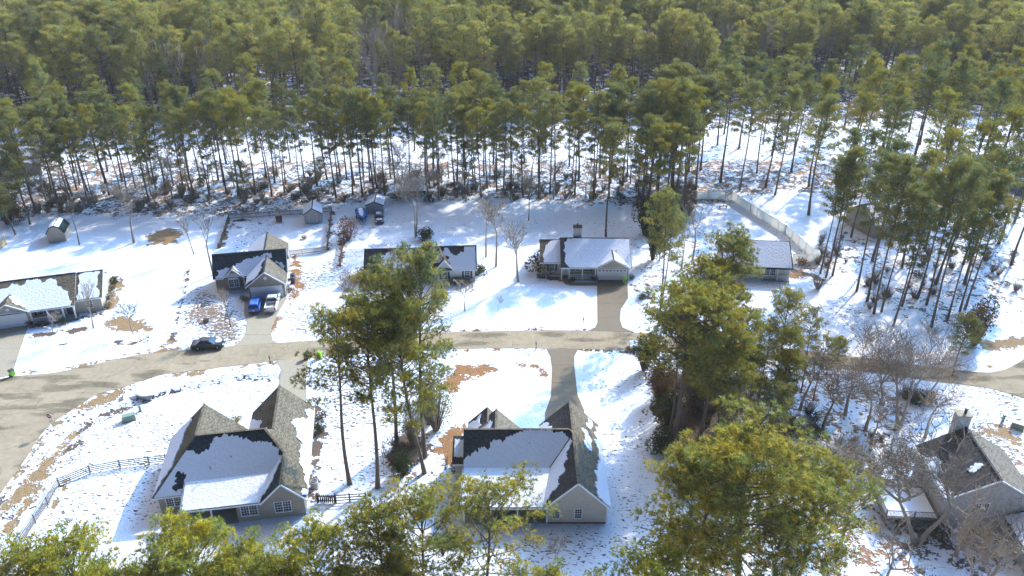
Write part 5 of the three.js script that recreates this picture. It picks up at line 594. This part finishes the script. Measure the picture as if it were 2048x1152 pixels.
// ---------------------------------------------------------------- pines close by, one by one
const nearPines = [[11, {}], [23, { cb: 0.48, R: 5, nb: 54 }], [37, { cb: 0.56, R: 4.3 }], [41, { cb: 0.53, R: 4.9, nb: 40 }], [59, { cb: 0.48, R: 4.7, nb: 50 }], [67, { cb: 0.43, R: 5.2, nb: 58 }]].map(([s, o]) => pineShape(s, { twigs: 5, tuftN: 11, blades: 12, len: 0.4, wid: 0.028, nb: 48, puff: 0.72, R: 4.5, ...o }));
nearPines.push(pineShape(89, { twigs: 5, tuftN: 11, blades: 12, len: 0.4, wid: 0.028, nb: 58, R: 4.6, cb: 0.34, puff: 0.72 }));
const loosePine = pineShape(83, { cb: 0.52, R: 5.2, nb: 28, twigs: 5, tuftN: 11, blades: 12, len: 0.4, wid: 0.028, puff: 0.72 });
const PINES = [ // label, x, z, height, lean, shape, material, width
  ['pine with a sparse flat crown reaching left over the driveway', -19.09,-72.78,24.78,0.04, 7, 0, 1.0], ['straight pine second from the snowy roof in the clump beside the street', -16.05,-72.53,25.63,1.91, 2, 0, 0.95], ['slim pine with its trunk set back in the middle of the clump', -14.42,-80.25,25.64,0.46, 0, 1, 0.95],
  ['pine with a tall dense crown at the right end of the middle clump', -10.68,-74.78,25.46,2.17, 6, 0, 0.85], ['tallest pine of the middle clump, its top before the white house', -10.59,-77.68,29.54,-0.46, 6, 1, 0.8],
  ['bright pine crown at the lower left corner above the rail fence end', -34.39,-44.76,20.00,0, 1, 3, 1.0], ['golden pine crown before the left end of the big snowy roof', -25.99,-45.61,21.00,0, 5, 3, 1.05], ['small golden pine crown before the covered porch', -20.65,-44.74,19.50,0, 0, 3, 0.95], ['golden green pine before the twin windows of the grey house', -15.73,-45.61,21.00,0, 4, 3, 0.9],
  ['pine crown below the wooden gate', -10.45,-46.91,22.00,0, 2, 0, 0.8], ['pine with a pointed crown between the gate and the beige gable house', -7.39,-47.58,23.00,0, 3, 0, 0.95], ['loose open pine standing before the snowy porch roof of the tan house', -2.30,-48.60,23.00,0, 7, 0, 1.1], ['small bright pine top at the bottom border before the beige gable', 2.80,-43.78,18.00,0, 0, 3, 0.75],
  ['round bright pine crown at the bottom border right of the beige gable', 11.34,-44.46,20.00,0, 1, 3, 1.05], ['huge broad pine at the lower right with its crown over the trunks', 20.20,-51.14,26.00,0, 5, 0, 1.45], ['dense pine left of the huge broad pine', 16.66,-51.01,24.00,0, 4, 0, 1.1], ['pine at the right edge of the huge broad crown', 25.12,-50.85,23.00,0, 3, 0, 1.05], ['low pine filling the lower right thicket', 23.05,-51.23,17.00,0, 0, 1, 1.0],
  ['golden crown touching the bottom border at the far left', -39.52,-46.50,18.00,0, 4, 3, 1.0], ['golden crown at the bottom border under the caption corner', -33.01,-44.64,17.00,0, 0, 3, 1.1], ['golden crown at the bottom border before the hipped roof', -27.60,-44.22,18.00,0, 1, 3, 1.0], ['golden crown at the bottom border below the covered porch', -18.45,-44.22,18.00,0, 5, 3, 1.0], ['pine crown at the bottom border below the gate fence', -9.08,-45.47,18.00,0, 2, 0, 0.8], ['low pine crown at the bottom border under the beige gable house', 6.87,-44.81,16.00,0, 3, 3, 0.7],
  ['pine at the bottom left border below the golden crowns', -37.95,-44.50,17.00,0, 3, 0, 1.0], ['pine below the rail fence at the bottom border', -30.71,-45.14,17.00,0, 7, 0, 1.0], ['pine low at the bottom border under the golden crowns', -23.58,-44.81,16.00,0, 2, 0, 1.0], ['pine low at the bottom border left of the open pine', -13.09,-45.64,17.00,0, 4, 0, 0.95],
  ['leaning pine trunk at the left edge of the dark thicket', 20.43,-79.67,23.44,0.65, 1, 0, 1.15], ['pine behind the leaning trunk of the dark thicket', 20.09,-82.13,19.49,-0.05, 0, 1, 0.9], ['dense pine in the middle of the right hand thicket', 24.03,-81.33,21.78,0.43, 4, 0, 1.2], ['pale green pine low in the right hand thicket', 25.45,-84.17,13.26,1.84, 5, 1, 1.0], ['pine crown before the white fence house', 29.37,-94.33,23.83,-0.63, 2, 1, 0.95], ['broad pine crown above the street in the right hand thicket', 24.57,-89.61,21.76,-0.16, 5, 0, 1.15],
  ['pine leaning over the street right of the thicket', 35.78,-90.76,17.08,-0.20, 3, 0, 0.8], ['thin open pine against the snowy bank right of the thicket', 39.74,-91.34,14.12,0.33, 7, 1, 0.75], ['pale pine at the thicket edge beside the bare oak', 31.20,-86.29,10.60,1.69, 0, 0, 0.9], ['dense round cedar like pine above the street at the right', 62.68,-95.31,10.30,-0.63, 5, 2, 1.15],
  ['pine closing the gap above the bare tangle', 34.21,-85.22,14.20,1.20, 6, 0, 0.9], ['yellow green pine behind the bare tangle', 43.68,-90.76,9.45,0.21, 5, 0, 0.8], ['low hanging pine in the heart of the thicket', 25.76,-81.13,17.37,-1.14, 6, 0, 1.1], ['pine closing the thicket toward the huge broad pine', 32.20,-79.19,10.23,-0.37, 6, 1, 1.0],
  ['pine filling the middle of the right hand thicket', 29.55,-86.29,16.71,-0.23, 4, 0, 1.0], ['pine at the street side of the right hand thicket', 33.91,-90.18,11.94,0.07, 1, 0, 1.0], ['yellowish pine at the right end of the thicket', 35.51,-86.29,10.60,-0.92, 5, 3, 1.0], ['pine over the dark bushes at the left of the thicket', 22.20,-84.17,15.55,-2.35, 3, 0, 1.0], ['low pine over the leaning trunk', 27.08,-84.17,11.96,-3.19, 0, 1, 1.1], ['young pine beside the thin open pine', 40.90,-89.61,11.16,0.42, 7, 1, 0.8], ['broad pine just above the huge broad crown', 30.20,-81.13,9.97,-0.19, 5, 0, 1.0],
  ['slim pine between the cream house and the thicket', 24.61,-114.87,18.15,-0.31, 3, 1, 0.7], ['slim pine nearest the cream house garage', 23.11,-109.04,22.90,1.90, 0, 1, 0.75], ['lone straight pine trunk behind the cream house', 18.16,-142.20,23.02,-0.38, 2, 1, 0.8], ['bushy young pine at the far left wood edge', -96.50,-143.12,11.63,1.53, 5, 2, 1.3], ['dark pine at the left border before the clearing', -96.33,-148.36,14.91,4.42, 4, 2, 1.0],
];
const pineShapes = [...nearPines, loosePine];
PINES.forEach(([label, x, z, h, lean, s, m, wide], i) => plant('pine_tree', label, 'tree', pineShapes[s], x, z, h, mats.bark, mats.pine[m], { turn: i * 67, wide, lean: Math.abs(lean) < 4 ? lean : 0 }));
// ---------------------------------------------------------------- pines of the wooded strips, then the wood behind
const midPines = [[101, {}], [103, { cb: 0.5 }], [107, { cb: 0.4, R: 4.4 }], [109, { cb: 0.46, R: 3.7 }], [113, { cb: 0.54, R: 4.3 }]].map(([s, o]) => pineShape(s, { twigs: 3, tuftN: 12, blades: 6, len: 0.42, wid: 0.055, nb: 38, R: 4, cb: 0.44, puff: 0.85, stubs: 4, far: true, ...o }));
const airyPines = [[121, {}], [127, { cb: 0.48 }], [131, { cb: 0.38, R: 4 }], [137, { cb: 0.46, R: 3.4 }], [139, { cb: 0.52, R: 3.9 }]].map(([s, o]) => pineShape(s, { twigs: 3, tuftN: 20, blades: 7, len: 0.36, wid: 0.042, nb: 34, R: 3.6, cb: 0.42, puff: 0.75, stubs: 6, far: true, ...o }));
// the pines on the snowy bank at the right
[[54.57,-126.92], [54.91,-125.59], [56.31,-126.35], [58.26,-120.49], [58.65,-116.87], [58.38,-112.61], [59.85,-113.25], [60.04,-109.04], [64.06,-115.37], [67.46,-117.89], [67.98,-115.87], [65.58,-108.59], [69.47,-111.19], [72.62,-113.41], [73.83,-114.06]].forEach(([x, z], i) => plant('pine_tree', ['leftmost', 'second', 'third', 'fourth', 'fifth', 'sixth', 'seventh', 'eighth', 'ninth', 'tenth', 'eleventh', 'twelfth', 'thirteenth', 'second last', 'rightmost'][i] + ' tall straight pine counted from the left along the snowy bank', 'tree', airyPines[i % 2 ? 1 : 4], x, z, 22 + (i * 7) % 6, mats.bark, mats.pine[1 + (i % 2)], { turn: i * 49, wide: 0.66, group: 'pines on the snowy bank' }));

const houses = scene.children.filter((o) => /^(house|garden_shed|open_shed)/.test(o.name)).map((o) => [o.position.x, o.position.z, o.name.startsWith('house') ? 8.5 : 4]);
const standing = []; const free = (x, z, d) => houses.every(([a, b, q]) => Math.hypot(a - x, b - z) > q) && standing.every(([a, b]) => Math.hypot(a - x, b - z) > d);
for (const o of scene.children) if (o.name.startsWith('pine_tree')) standing.push([o.position.x, o.position.z]);
function scatter(seed, count, poly, dist, put) {
  const r = rng(seed), xs = poly.map((p) => p[0]), zs = poly.map((p) => p[1]), a = Math.min(...xs), b = Math.max(...xs), c = Math.min(...zs), d = Math.max(...zs); let n = 0;
  for (let t = 0; t < count * 40 && n < count; t++) { const x = lerp(a, b, r()), z = lerp(c, d, r()); if (!insidePoly(poly, x, z) || !free(x, z, dist)) continue; standing.push([x, z]); put(x, z, r, n++); }
}
const strip_ = (name, group, tall) => (x, z, r, n) => { const dh = (r() - 0.5) * 6; plant('pine_tree', (dh > 1.2 ? 'tall ' : dh < -1.2 ? 'shorter ' : 'middle sized ') + (typeof name === 'function' ? name(x, z) : name), 'tree', airyPines[Math.floor(r() * 5)], x, z, tall + dh, mats.bark, mats.pine[Math.floor(r() * 3)], { turn: r() * 360, wide: 0.68 + 0.3 * r(), group }); };
scatter(1, 72, [[-62.16,-160.37], [29.54,-161.49], [34.02,-169.08], [29.33,-175.33], [-66.90,-175.33]], 2.6, strip_((x, z) => (z > -168 ? 'pine at the front' : 'pine at the back') + ' of the strip behind ' + (x < -40 ? 'the picket fenced yard' : x < -20 ? 'the sheds and the boat' : x < -2 ? 'the white house yard' : x < 14 ? 'the chimney of the cream house' : 'the cream house garage'), 'pines in the strip behind the back yards', 21));
scatter(2, 38, [[-109.48,-150.34], [-93.18,-154.18], [-62.16,-160.37], [-66.90,-175.33], [-122.72,-169.08]], 2.8, strip_((x, z) => (z > -168 ? 'pine at the front' : 'pine at the back') + ' of the left strip ' + (x < -95 ? 'near the left border' : x < -78 ? 'behind the barn roofed shed' : 'behind the big bare tree'), 'pines in the strip at the left', 20));
scatter(3, 26, [[25.82,-143.12], [39.02,-155.49], [44.57,-182.67], [32.21,-179.27], [25.53,-155.49]], 2.6, strip_((x, z) => (z > -150 ? 'pine at the front' : z > -168 ? 'pine halfway into the depth' : 'pine at the back') + ' of the dark stand left of the white fence', 'pines between the cream house and the white fence', 24));
scatter(4, 20, [[49.00,-166.68], [58.29,-138.61], [60.53,-124.47], [77.79,-117.38], [90.96,-124.47], [108.56,-155.49], [82.83,-160.93], [53.87,-172.79]], 4.2, strip_((x, z) => 'pine in the snow ' + (x < 62 ? 'close to the long side of the white fence' : x < 80 ? 'before the beige house in the woods' : 'toward the right border above the bank'), 'pines right of the white fence', 24));
scatter(5, 46, [[41.92,-169.69], [53.87,-172.79], [82.83,-160.93], [109.60,-155.49], [145.97,-214.24], [49.93,-208.94]], 4.6, strip_((x, z) => 'pine ' + (z < -200 ? 'at the far side' : z < -178 ? 'in the middle' : 'at the near side') + ' of the upper right clearing ' + (x < 80 ? 'above the white fence' : 'near the right border'), 'pines among the upper right clearings', 24));
scatter(6, 26, [[-124.56,-175.98], [31.96,-177.61], [34.34,-193.53], [-137.36,-193.53]], 6, strip_('single pine standing in the clearing behind the strip', 'single pines in the clearing', 22));
const youngPines = [pineShape(151, { H: 11, cb: 0.3, R: 2.4, nb: 26, twigs: 2, tuftN: 12, blades: 7, len: 0.34, wid: 0.04, stubs: 0, far: true }), pineShape(153, { H: 11, cb: 0.38, R: 2.4, nb: 24, twigs: 2, tuftN: 12, blades: 7, len: 0.34, wid: 0.04, stubs: 0, far: true })];
scatter(7, 14, [[-109.48,-150.34], [-93.18,-154.18], [-61.98,-159.82], [29.54,-161.49], [34.02,-169.08], [29.87,-179.27], [-67.62,-177.61], [-124.94,-172.79]], 2.2, (x, z, r) => plant('young_pine_tree', 'short young pine between the tall trunks behind the back yards', 'tree', youngPines[Math.floor(r() * 2)], x, z, 6 + 6 * r(), mats.bark, mats.pine[1 + Math.floor(r() * 2)], { turn: r() * 360, group: 'young pines under the tall pines' }));
{ // the wood that fills the top: one mass of pines and some leafless crowns
  const r = rng(900), forest = new THREE.Group(); forest.name = 'distant_forest'; forest.userData = { kind: 'stuff', label: 'dense olive green pine wood filling the top of the picture', category: 'forest' }; scene.add(forest);
  const spots = midPines.map(() => []), bare = []; const half = (z) => 0.66 * -z + 26;
  for (let z = -210; z > -590; z -= 4.3) for (let x = -half(z), e = half(z); x < e; x += 4.2) {
    const px = x + (r() - 0.5) * 4.4, pz = z + (r() - 0.5) * 4.2, open = noise(px * 0.03 + 9, pz * 0.03 + 4), edge = (px > 60 ? -236 : px < -30 ? -212 : -224) - 16 * noise(px * 0.035, 3); if (pz > edge || !free(px, pz, 2)) continue;
    if (open > 0.72 && r() < 0.75) { if (r() < 0.55) bare.push([px, pz, r()]); continue; } if (r() < (pz > edge - 26 ? 0.24 : 0.1)) { bare.push([px, pz, r()]); continue; } spots[Math.floor(r() * 5)].push([px, pz, 16 + 10 * r() + (r() < 0.1 ? 4 : 0), r() * 6.28, r()]);
  }
  const m4 = new THREE.Matrix4(), q = new THREE.Quaternion(), col = new THREE.Color(), Y = V(0, 1, 0);
  midPines.forEach((s, k) => {
    const A = new THREE.InstancedMesh(s.trunk, mats.bark, spots[k].length), B = new THREE.InstancedMesh(s.crown, mats.pine[1], spots[k].length); A.name = 'trunk'; B.name = 'crown'; A.castShadow = B.castShadow = true;
    spots[k].forEach(([x, z, h, a, t], i) => { const f = h / s.H, w = f * (0.62 + 0.42 * t); m4.compose(V(x, 0, z), q.setFromAxisAngle(Y, a), V(w, f, w)); A.setMatrixAt(i, m4); B.setMatrixAt(i, m4); const v = noise(x * 0.06, z * 0.06) * 0.5 + 0.5 * t - (i % 9 === 4 ? 0.55 : 0); B.setColorAt(i, col.setRGB(0.95 + 0.7 * v, 0.95 + 0.62 * v, 0.95 + 0.35 * v)); }); forest.add(A, B);
  });
  const bs = [bareShape(301, { H: 14, depth: 4, spread: 0.5, up: 0.25, r0: 0.14 }), bareShape(302, { H: 15, depth: 4, spread: 0.45, up: 0.3, r0: 0.14 })];
  bs.forEach((s, k) => { const l = bare.filter((_, i) => i % 2 === k), A = new THREE.InstancedMesh(s.trunk, mats.barkPale, l.length); A.name = 'leafless_tree'; l.forEach(([x, z, t], i) => { const f = (0.8 + 0.5 * t); m4.compose(V(x, 0, z), q.setFromAxisAngle(Y, t * 50), V(f, f, f)); A.setMatrixAt(i, m4); }); forest.add(A); });
}

// ---------------------------------------------------------------- leafless trees
const bares = { oak: bareShape(19, { H: 14, depth: 5, spread: 0.95, trunkH: 0.14, up: 0.06, stems: 2, r0: 0.32, twig: 5 }), open: bareShape(18, { H: 14, depth: 4, spread: 0.9, trunkH: 0.2, up: 0.06, twig: 5 }), big: bareShape(11, { H: 14, depth: 5, spread: 0.85, trunkH: 0.2, up: 0.07 }), big2: bareShape(12, { H: 14, depth: 5, spread: 1.05, trunkH: 0.14, up: 0.02 }), twin: bareShape(13, { H: 13, depth: 5, spread: 0.8, stems: 2, trunkH: 0.22, up: 0.08 }), vase: bareShape(14, { H: 8, depth: 4, spread: 0.5, stems: 5, trunkH: 0.12, up: 0.25, r0: 0.16 }), upright: bareShape(15, { H: 9, depth: 4, spread: 0.55, trunkH: 0.18, up: 0.24 }), small: bareShape(16, { H: 4, depth: 4, spread: 0.8, trunkH: 0.18, up: 0.08, r0: 0.06 }), slim: bareShape(17, { H: 13, depth: 4, spread: 0.6, trunkH: 0.32, up: 0.2 }) };
const BARES = [ // label, x, z, height, lean, shape, bark, width
  ['upright bare tree before the porch of the house cut by the left border', -65.51,-108.44,8.42,0.94, 'upright', 'twig', 1], ['small bare ornamental tree before the porch railing at the left', -71.25,-107.24,3.32,0.44, 'small', 'barkPale', 1.3], ['thin bare shrub like tree in the brown patch of the left yard', -58.51,-106.65,5.25,1.09, 'small', 'barkGrey', 1.1], ['vase shaped bare tree before the brick front with the arched window', -44.12,-108.89,7.31,0.68, 'upright', 'twig', 1.05],
  ['large bare tree with a broad crown in the left back yard', -71.91,-139.50,13.01,0.80, 'big', 'barkGrey', 1], ['thin dark bare trunk beside the barn roofed shed', -81.86,-138.61,11.41,1.17, 'slim', 'bark', 0.7], ['bare tree leaning at the left corner of the tan house', -52.53,-126.35,13.37,1.09, 'slim', 'barkGrey', 0.9], ['ivy clad bare tree in the fence line left of the tan house', -58.85,-134.74,8.32,2.28, 'upright', 'barkGrey', 0.8],
  ['many stemmed pinkish bare shrub tree before the pines', -27.09,-116.87,5.78,0.31, 'vase', 'twig', 1.2], ['bare tree right of the white house with a thick pale trunk', -2.87,-129.65,14.21,-0.38, 'big', 'barkPale', 0.85], ['slimmer bare tree just left of the thick pale trunk', -4.78,-133.49,13.42,-1.03, 'slim', 'barkPale', 0.9], ['bare tree in the front yard casting a fan of shadows, left of the cream house', 1.04,-123.92,11.51,0.63, 'upright', 'barkPale', 1.25],
  ['twin trunked bare tree behind the white house', -18.64,-142.20,15.30,1.88, 'twin', 'barkGrey', 1], ['dark bare tree at the wood edge above the cream house', 3.33,-150.09,11.26,0.38, 'big2', 'barkGrey', 0.8], ['tiny bare sapling in the snowy front yard', -2.28,-114.06,2.51,-0.30, 'small', 'twig', 0.9], ['low spreading bare tree before the white house', -7.63,-113.73,5.24,-0.25, 'small', 'twig', 1.4],
  ['large bare oak with two limbs right of the thicket', 49.78,-83.35,14.07,-2.83, 'oak', 'barkPale', 1.1], ['large bare tree before the two storey house at the lower right', 43.68,-63.70,15.00,0, 'oak', 'barkGrey', 1.2], ['bare tree at the bottom border left of the deck', 34.49,-61.93,13.00,0, 'slim', 'barkGrey', 1.1], ['bare spreading tree behind the huge broad pine', 40.08,-83.14,10.07,-2.15, 'big2', 'barkGrey', 1.4], ['brown bare tree above the deck', 44.68,-79.19,8.05,-1.10, 'big', 'twig', 1.5],
  ['bare tree left of the white fence', 32.92,-132.26,12.60,-0.20, 'slim', 'barkPale', 1.1], ['second bare tree left of the white fence', 30.09,-128.27,11.09,-0.25, 'big', 'barkPale', 0.8], ['small bare tree inside the white fence', 44.27,-157.09,4.79,-0.08, 'small', 'bark', 1], ['bare tree at the street beyond the thicket', 49.99,-96.57,8.12,-1.39, 'big2', 'twig', 1.0], ['bare tree between the street and the right border pines', 59.73,-97.46,7.58,-1.00, 'big', 'twig', 1.1],
  ['pale bare tree standing before the clearing at the left', -72.68,-161.49,11.68,3.06, 'big2', 'barkPale', 1], ['pale bare tree at the wood edge behind the white shed', -24.18,-163.19,9.80,1.28, 'big', 'barkPale', 1.1], ['bare tree at the wood edge behind the bare oak trunks', -15.33,-160.37,8.82,0.79, 'big2', 'barkPale', 1], ['bare tree at the wood edge right of the lone trunk', 16.56,-159.82,8.80,0.22, 'big', 'barkPale', 0.9], ['snapped dead tree before the beige gable at the bottom border', 4.73,-59.93,5.99,-0.41, 'small', 'barkPale', 0.7], ['thin dead trunk beside the middle pine clump', -15.31,-74.42,5.53,0.24, 'small', 'barkGrey', 0.35],
  ['brown bare tree in the tangle right of the thicket', 38.50,-87.38,9.90,-2.32, 'big2', 'twig', 1.3], ['brown bare tree in the tangle above the huge broad pine', 44.12,-86.29,9.85,-1.93, 'big', 'twig', 1.5], ['brown bare tree in the tangle by the street bend', 49.64,-88.48,9.19,-1.67, 'big2', 'twig', 1.3], ['brown bare tree in the tangle left of the bare oak', 45.57,-83.14,9.33,-2.43, 'big', 'twig', 1.4], ['brown bare tree behind the bare oak', 55.71,-88.48,9.57,-1.30, 'big2', 'twig', 1.3], ['brown bare tree between the oak and the white chimney', 52.63,-81.63,8.14,-1.61, 'big', 'twig', 1.5], ['bare tree at the right border before the lower roof', 47.53,-57.03,13.00,0, 'open', 'barkGrey', 1.0], ['brown bare tree left of the deck railing', 38.37,-70.36,9.11,-1.79, 'big2', 'twig', 1.2], ['brown bare tree in the upper right bank', 60.37,-136.44,7.59,-0.53, 'slim', 'twig', 1.2],
  ['open bare tree over the dark roof', 47.10,-61.98,12.00,0, 'open', 'twig', 1.1], ['bare tree at the lower right border', 44.99,-55.12,11.00,0, 'oak', 'twig', 1.0], ['bare tree beneath the deck', 36.04,-55.75,11.00,0, 'open', 'twig', 1.2],
  ['brown bare tree right of the beige far house', 70.68,-143.12,6.79,-0.70, 'big', 'twig', 1], ['bare tree behind the deck of the two storey house', 45.53,-73.73,5.66,-0.70, 'big', 'twig', 1.3],
];
BARES.forEach(([label, x, z, h, lean, s, b, wide], i) => plant('bare_tree', label, 'tree', bares[s], x, z, h, mats[b], null, { turn: 30 + i * 83, wide, lean: Math.abs(lean) < 3 ? lean * 0.5 : 0 }));
scatter(8, 26, [[-110.07,-151.35], [-93.31,-154.44], [-61.98,-159.82], [29.54,-161.49], [34.02,-169.08], [29.42,-175.98], [-66.90,-175.33], [-123.82,-170.92]], 1.6, (x, z, r) => plant('bare_tree', (r() < 0.5 ? 'thin ' : 'slender ') + 'leafless tree among the pine trunks behind ' + (x < -62 ? 'the left yards' : x < -20 ? 'the shed yards' : 'the white and cream houses'), 'tree', bares[r() < 0.5 ? 'slim' : 'big'], x, z, 8 + 6 * r(), mats[r() < 0.5 ? 'barkPale' : 'barkGrey'], null, { turn: r() * 360, group: 'leafless trees in the pine strip' }));
{ const rust = bushShape(401, { R: 2.6, H: 5.2, n: 900, blades: 5, len: 0.2, wid: 0.05, stem: 40, tints: [[1, 1, 1], [0.7, 0.7, 0.7], [1.2, 1, 0.8]] }); plant('rust_leaved_tree', 'round tree holding rust brown leaves beside the boat', 'tree', rust, ...[-31.34,-140.84,4.89,-0.19].slice(0, 2), 4.6, mats.barkGrey, mats.rust, {}); }
const yellowTree = bushShape(402, { R: 2.4, H: 8, n: 1300, blades: 5, len: 0.2, wid: 0.035, stem: 50, hollow: 0.2, tints: [[1, 1, 1], [0.7, 0.85, 0.7], [0.5, 0.75, 0.6]] });
plant('young_tree', 'yellow green young tree at the right of the middle pine clump', 'tree', yellowTree, ...[-9.81,-83.14,11.90,0.53].slice(0, 2), 8.5, mats.barkGrey, mats.yellow, {}); plant('young_tree', 'olive young tree between the trunks of the middle pine clump', 'tree', yellowTree, ...[-12.46,-80.15,9.55,0.56].slice(0, 2), 7, mats.barkGrey, mats.pine[1], { turn: 90, wide: 0.8 });

// ---------------------------------------------------------------- evergreen thickets, bushes and brush
const holly = bushShape(501, { R: 2.2, H: 6.5, n: 1500, blades: 6, len: 0.22, wid: 0.06, stem: 30, tints: [[1, 1, 1], [1.5, 1.2, 0.8], [0.7, 0.8, 0.9], [2.1, 1.3, 0.7]] }), bush = bushShape(502, { R: 0.8, H: 1.1, n: 220, blades: 6, len: 0.14, wid: 0.035, tints: [[1, 1, 1], [1.4, 1.3, 0.8], [0.7, 0.8, 0.8]] });
[['evergreen tree at the left edge of the thicket by the white car', 19.00,-96.82,5.67,-0.30, 1], ['brownish evergreen in the thicket above the leaning trunk', 20.01,-89.61,6.11,-0.40, 1.1], ['evergreen low at the foot of the leaning trunk', 20.25,-84.17,5.18,-0.47, 1], ['brown evergreen at the front of the thicket', 18.70,-78.71,3.13,-0.28, 1.2], ['evergreen behind the pale pine of the thicket', 24.91,-87.93,5.67,-0.62, 1.2], ['dark evergreen left of the slim pines', 25.62,-132.26,8.42,-0.61, 1], ['dark evergreen at the wood edge left of the white fence', 25.82,-143.12,8.01,-0.06, 1.2], ['tall evergreen with brown leaves at the far right bend', 69.84,-103.50,7.38,-1.13, 1.2], ['dark bush at the foot of the middle pine clump', -12.94,-74.60,3.07,0.20, 0.8], ['dark evergreen behind the twin trunked bare tree', -16.72,-141.29,2.00,0.10, 1.2], ['evergreen at the left border wood edge', -100.52,-148.36,7.57,1.85, 1.6]].forEach(([label, x, z, h, lean, w], i) => plant('evergreen_tree', label, 'tree', holly, x, z, h, mats.bark, i % 3 === 1 ? mats.brush : mats.holly, { turn: i * 77, wide: w * 6 / Math.max(4, h) }));
[['round bush beside the driveway of the cream house', [21.41,-117.72], 0.9, 'holly'], ['dark bush before the porch railing of the cream house', [14.16,-124.29], 0.9, 'holly'], ['low bush at the left end of the porch railing', [10.40,-123.92], 0.7, 'holly'], ['tall bush at the left wall of the cream house', [5.22,-127.31], 3.2, 'brush'], ['bush at the right corner of the white house', [-5.82,-126.73], 1.8, 'holly'], ['dark bush beside the garage of the tan house', [-44.38,-117.38], 0.9, 'holly'], ['golden ornamental grass by the grey brick house', [-35.99,-85.01], 0.9, 'yellow'], ['green bush at the side wall of the left house', [-68.66,-123.37], 1.3, 'holly'], ['brown bush in the side bed of the left house', [-68.00,-120.84], 0.9, 'brush'], ['brown bush at the front of the side bed', [-67.22,-117.72], 0.9, 'brush'], ['brown bush at the near end of the side bed', [-66.15,-114.71], 1.0, 'brush'], ['green bush before the porch posts of the left house', [-70.63,-109.65], 1.0, 'holly'], ['dark bush beside the left garage door', [-75.68,-109.34], 0.9, 'holly'], ['brown bush before the left porch', [-73.95,-109.34], 0.8, 'brush'], ['dark bush at the right wall of the grey brick house', [-24.94,-82.94], 1.3, 'holly'], ['green bush at the back corner of the grey brick house', [-25.13,-85.75], 1.0, 'brush'], ['brown brush pile in the shed yard', [-39.97,-141.29], 0.7, 'brush'], ['bush behind the twin trunked bare tree', [-16.53,-141.29], 2, 'holly'], ['brown hedge plant before the white house', [-10.28,-123.37], 1.3, 'brush'], ['second brown hedge plant before the white house', [-8.80,-123.18], 1.2, 'brush'], ['third brown hedge plant before the white house', [-7.44,-123.73], 1.2, 'brush'], ['rusty bush left of the white house', [-24.60,-126.73], 1.6, 'brush'], ['rusty bush at the hidden left end of the white house', [-26.04,-126.35], 1.6, 'brush'], ['dark bush beneath the two storey house', [45.98,-64.59], 1.8, 'brush'], ['bush beside the garage of the cream house', [20.75,-124.85], 0.8, 'holly'], ['brown bush by the fence corner on the right', [52.34,-130.24], 1.4, 'rust'], ['dark bush beside the bins by the tan house', [-37.61,-120.31], 0.9, 'brush']].forEach(([label, [x, z], h, m], i) => plant('bush', label, 'bush', bush, x, z, h, mats.twig, mats[m], { turn: i * 51, wide: 1.15 }));
{ // brush under the trees: nobody could count it
  const r = rng(640), s = [bushShape(601, { R: 1.6, H: 2.6, n: 40, blades: 4, len: 0.22, wid: 0.03, stem: 60, hollow: 0.2 }), bushShape(602, { R: 1.1, H: 1.3, n: 170, blades: 5, len: 0.2, wid: 0.05, stem: 14 })], g = new THREE.Group(); g.name = 'undergrowth'; g.userData = { kind: 'stuff', label: 'brown and dark green brush under the trees', category: 'undergrowth' }; scene.add(g);
  const zones = [[150, [[-108.03,-147.87], [-92.55,-152.88], [-61.64,-158.72], [-66.60,-174.37], [-123.09,-169.69]]], [170, [[-61.46,-158.17], [28.23,-159.82], [31.71,-175.98], [-67.10,-175.98]]], [120, [[25.49,-140.84], [36.97,-150.34], [43.20,-175.98], [27.33,-160.93]]], [60, [[50.09,-124.47], [58.58,-110.88], [72.17,-107.84], [84.24,-114.06], [107.53,-155.49], [59.80,-143.12]]], [130, [[21.61,-94.33], [38.57,-96.82], [47.80,-90.76], [48.42,-79.19], [32.96,-62.80], [18.78,-61.41], [18.47,-79.19]]], [50, [[20.25,-99.41], [27.86,-100.75], [32.39,-89.61], [24.71,-79.19], [18.78,-81.13]]], [26, [[-17.29,-89.61], [-11.37,-91.93], [-10.23,-79.19], [-13.31,-73.73]]], [30, [[50.54,-90.76], [56.89,-89.61], [52.41,-81.13], [47.57,-80.15]]], [420, [[-160, -222], [150, -224], [180, -270], [-180, -270]]]], L = [[], []];
  for (const [n, poly] of zones) { const xs = poly.map((p) => p[0]), zs = poly.map((p) => p[1]); for (let k = 0, t = 0; k < n && t < n * 20; t++) { const x = lerp(Math.min(...xs), Math.max(...xs), r()), z = lerp(Math.min(...zs), Math.max(...zs), r()); if (!insidePoly(poly, x, z) || houses.some(([a, b, q]) => Math.hypot(a - x, b - z) < q * 0.9)) continue; if (noise(x * 0.14 + 3, z * 0.14) < 0.38) continue; L[r() < 0.82 ? 0 : 1].push([x, z, 0.35 + 0.75 * r(), r() * 6.28]); k++; } }
  const m4 = new THREE.Matrix4(), q = new THREE.Quaternion(), Y = V(0, 1, 0), add = (geo, m, list, name) => { const A = new THREE.InstancedMesh(geo, m, list.length); A.name = name; list.forEach(([x, z, f, a], i) => A.setMatrixAt(i, m4.compose(V(x, 0, z), q.setFromAxisAngle(Y, a), V(f, f, f)))); A.castShadow = true; g.add(A); };
  add(s[0].trunk, mats.barkGrey, L[0], 'brush_stems'); add(s[0].crown, mats.brush, L[0], 'brush_leaves'); add(s[1].trunk, mats.bark, L[1], 'shrub_stems'); add(s[1].crown, mats.holly, L[1], 'shrub_leaves');
}
scene.traverse((o) => { if (o.isMesh) { o.castShadow = true; o.receiveShadow = true; } });
renderer.render(scene, camera);
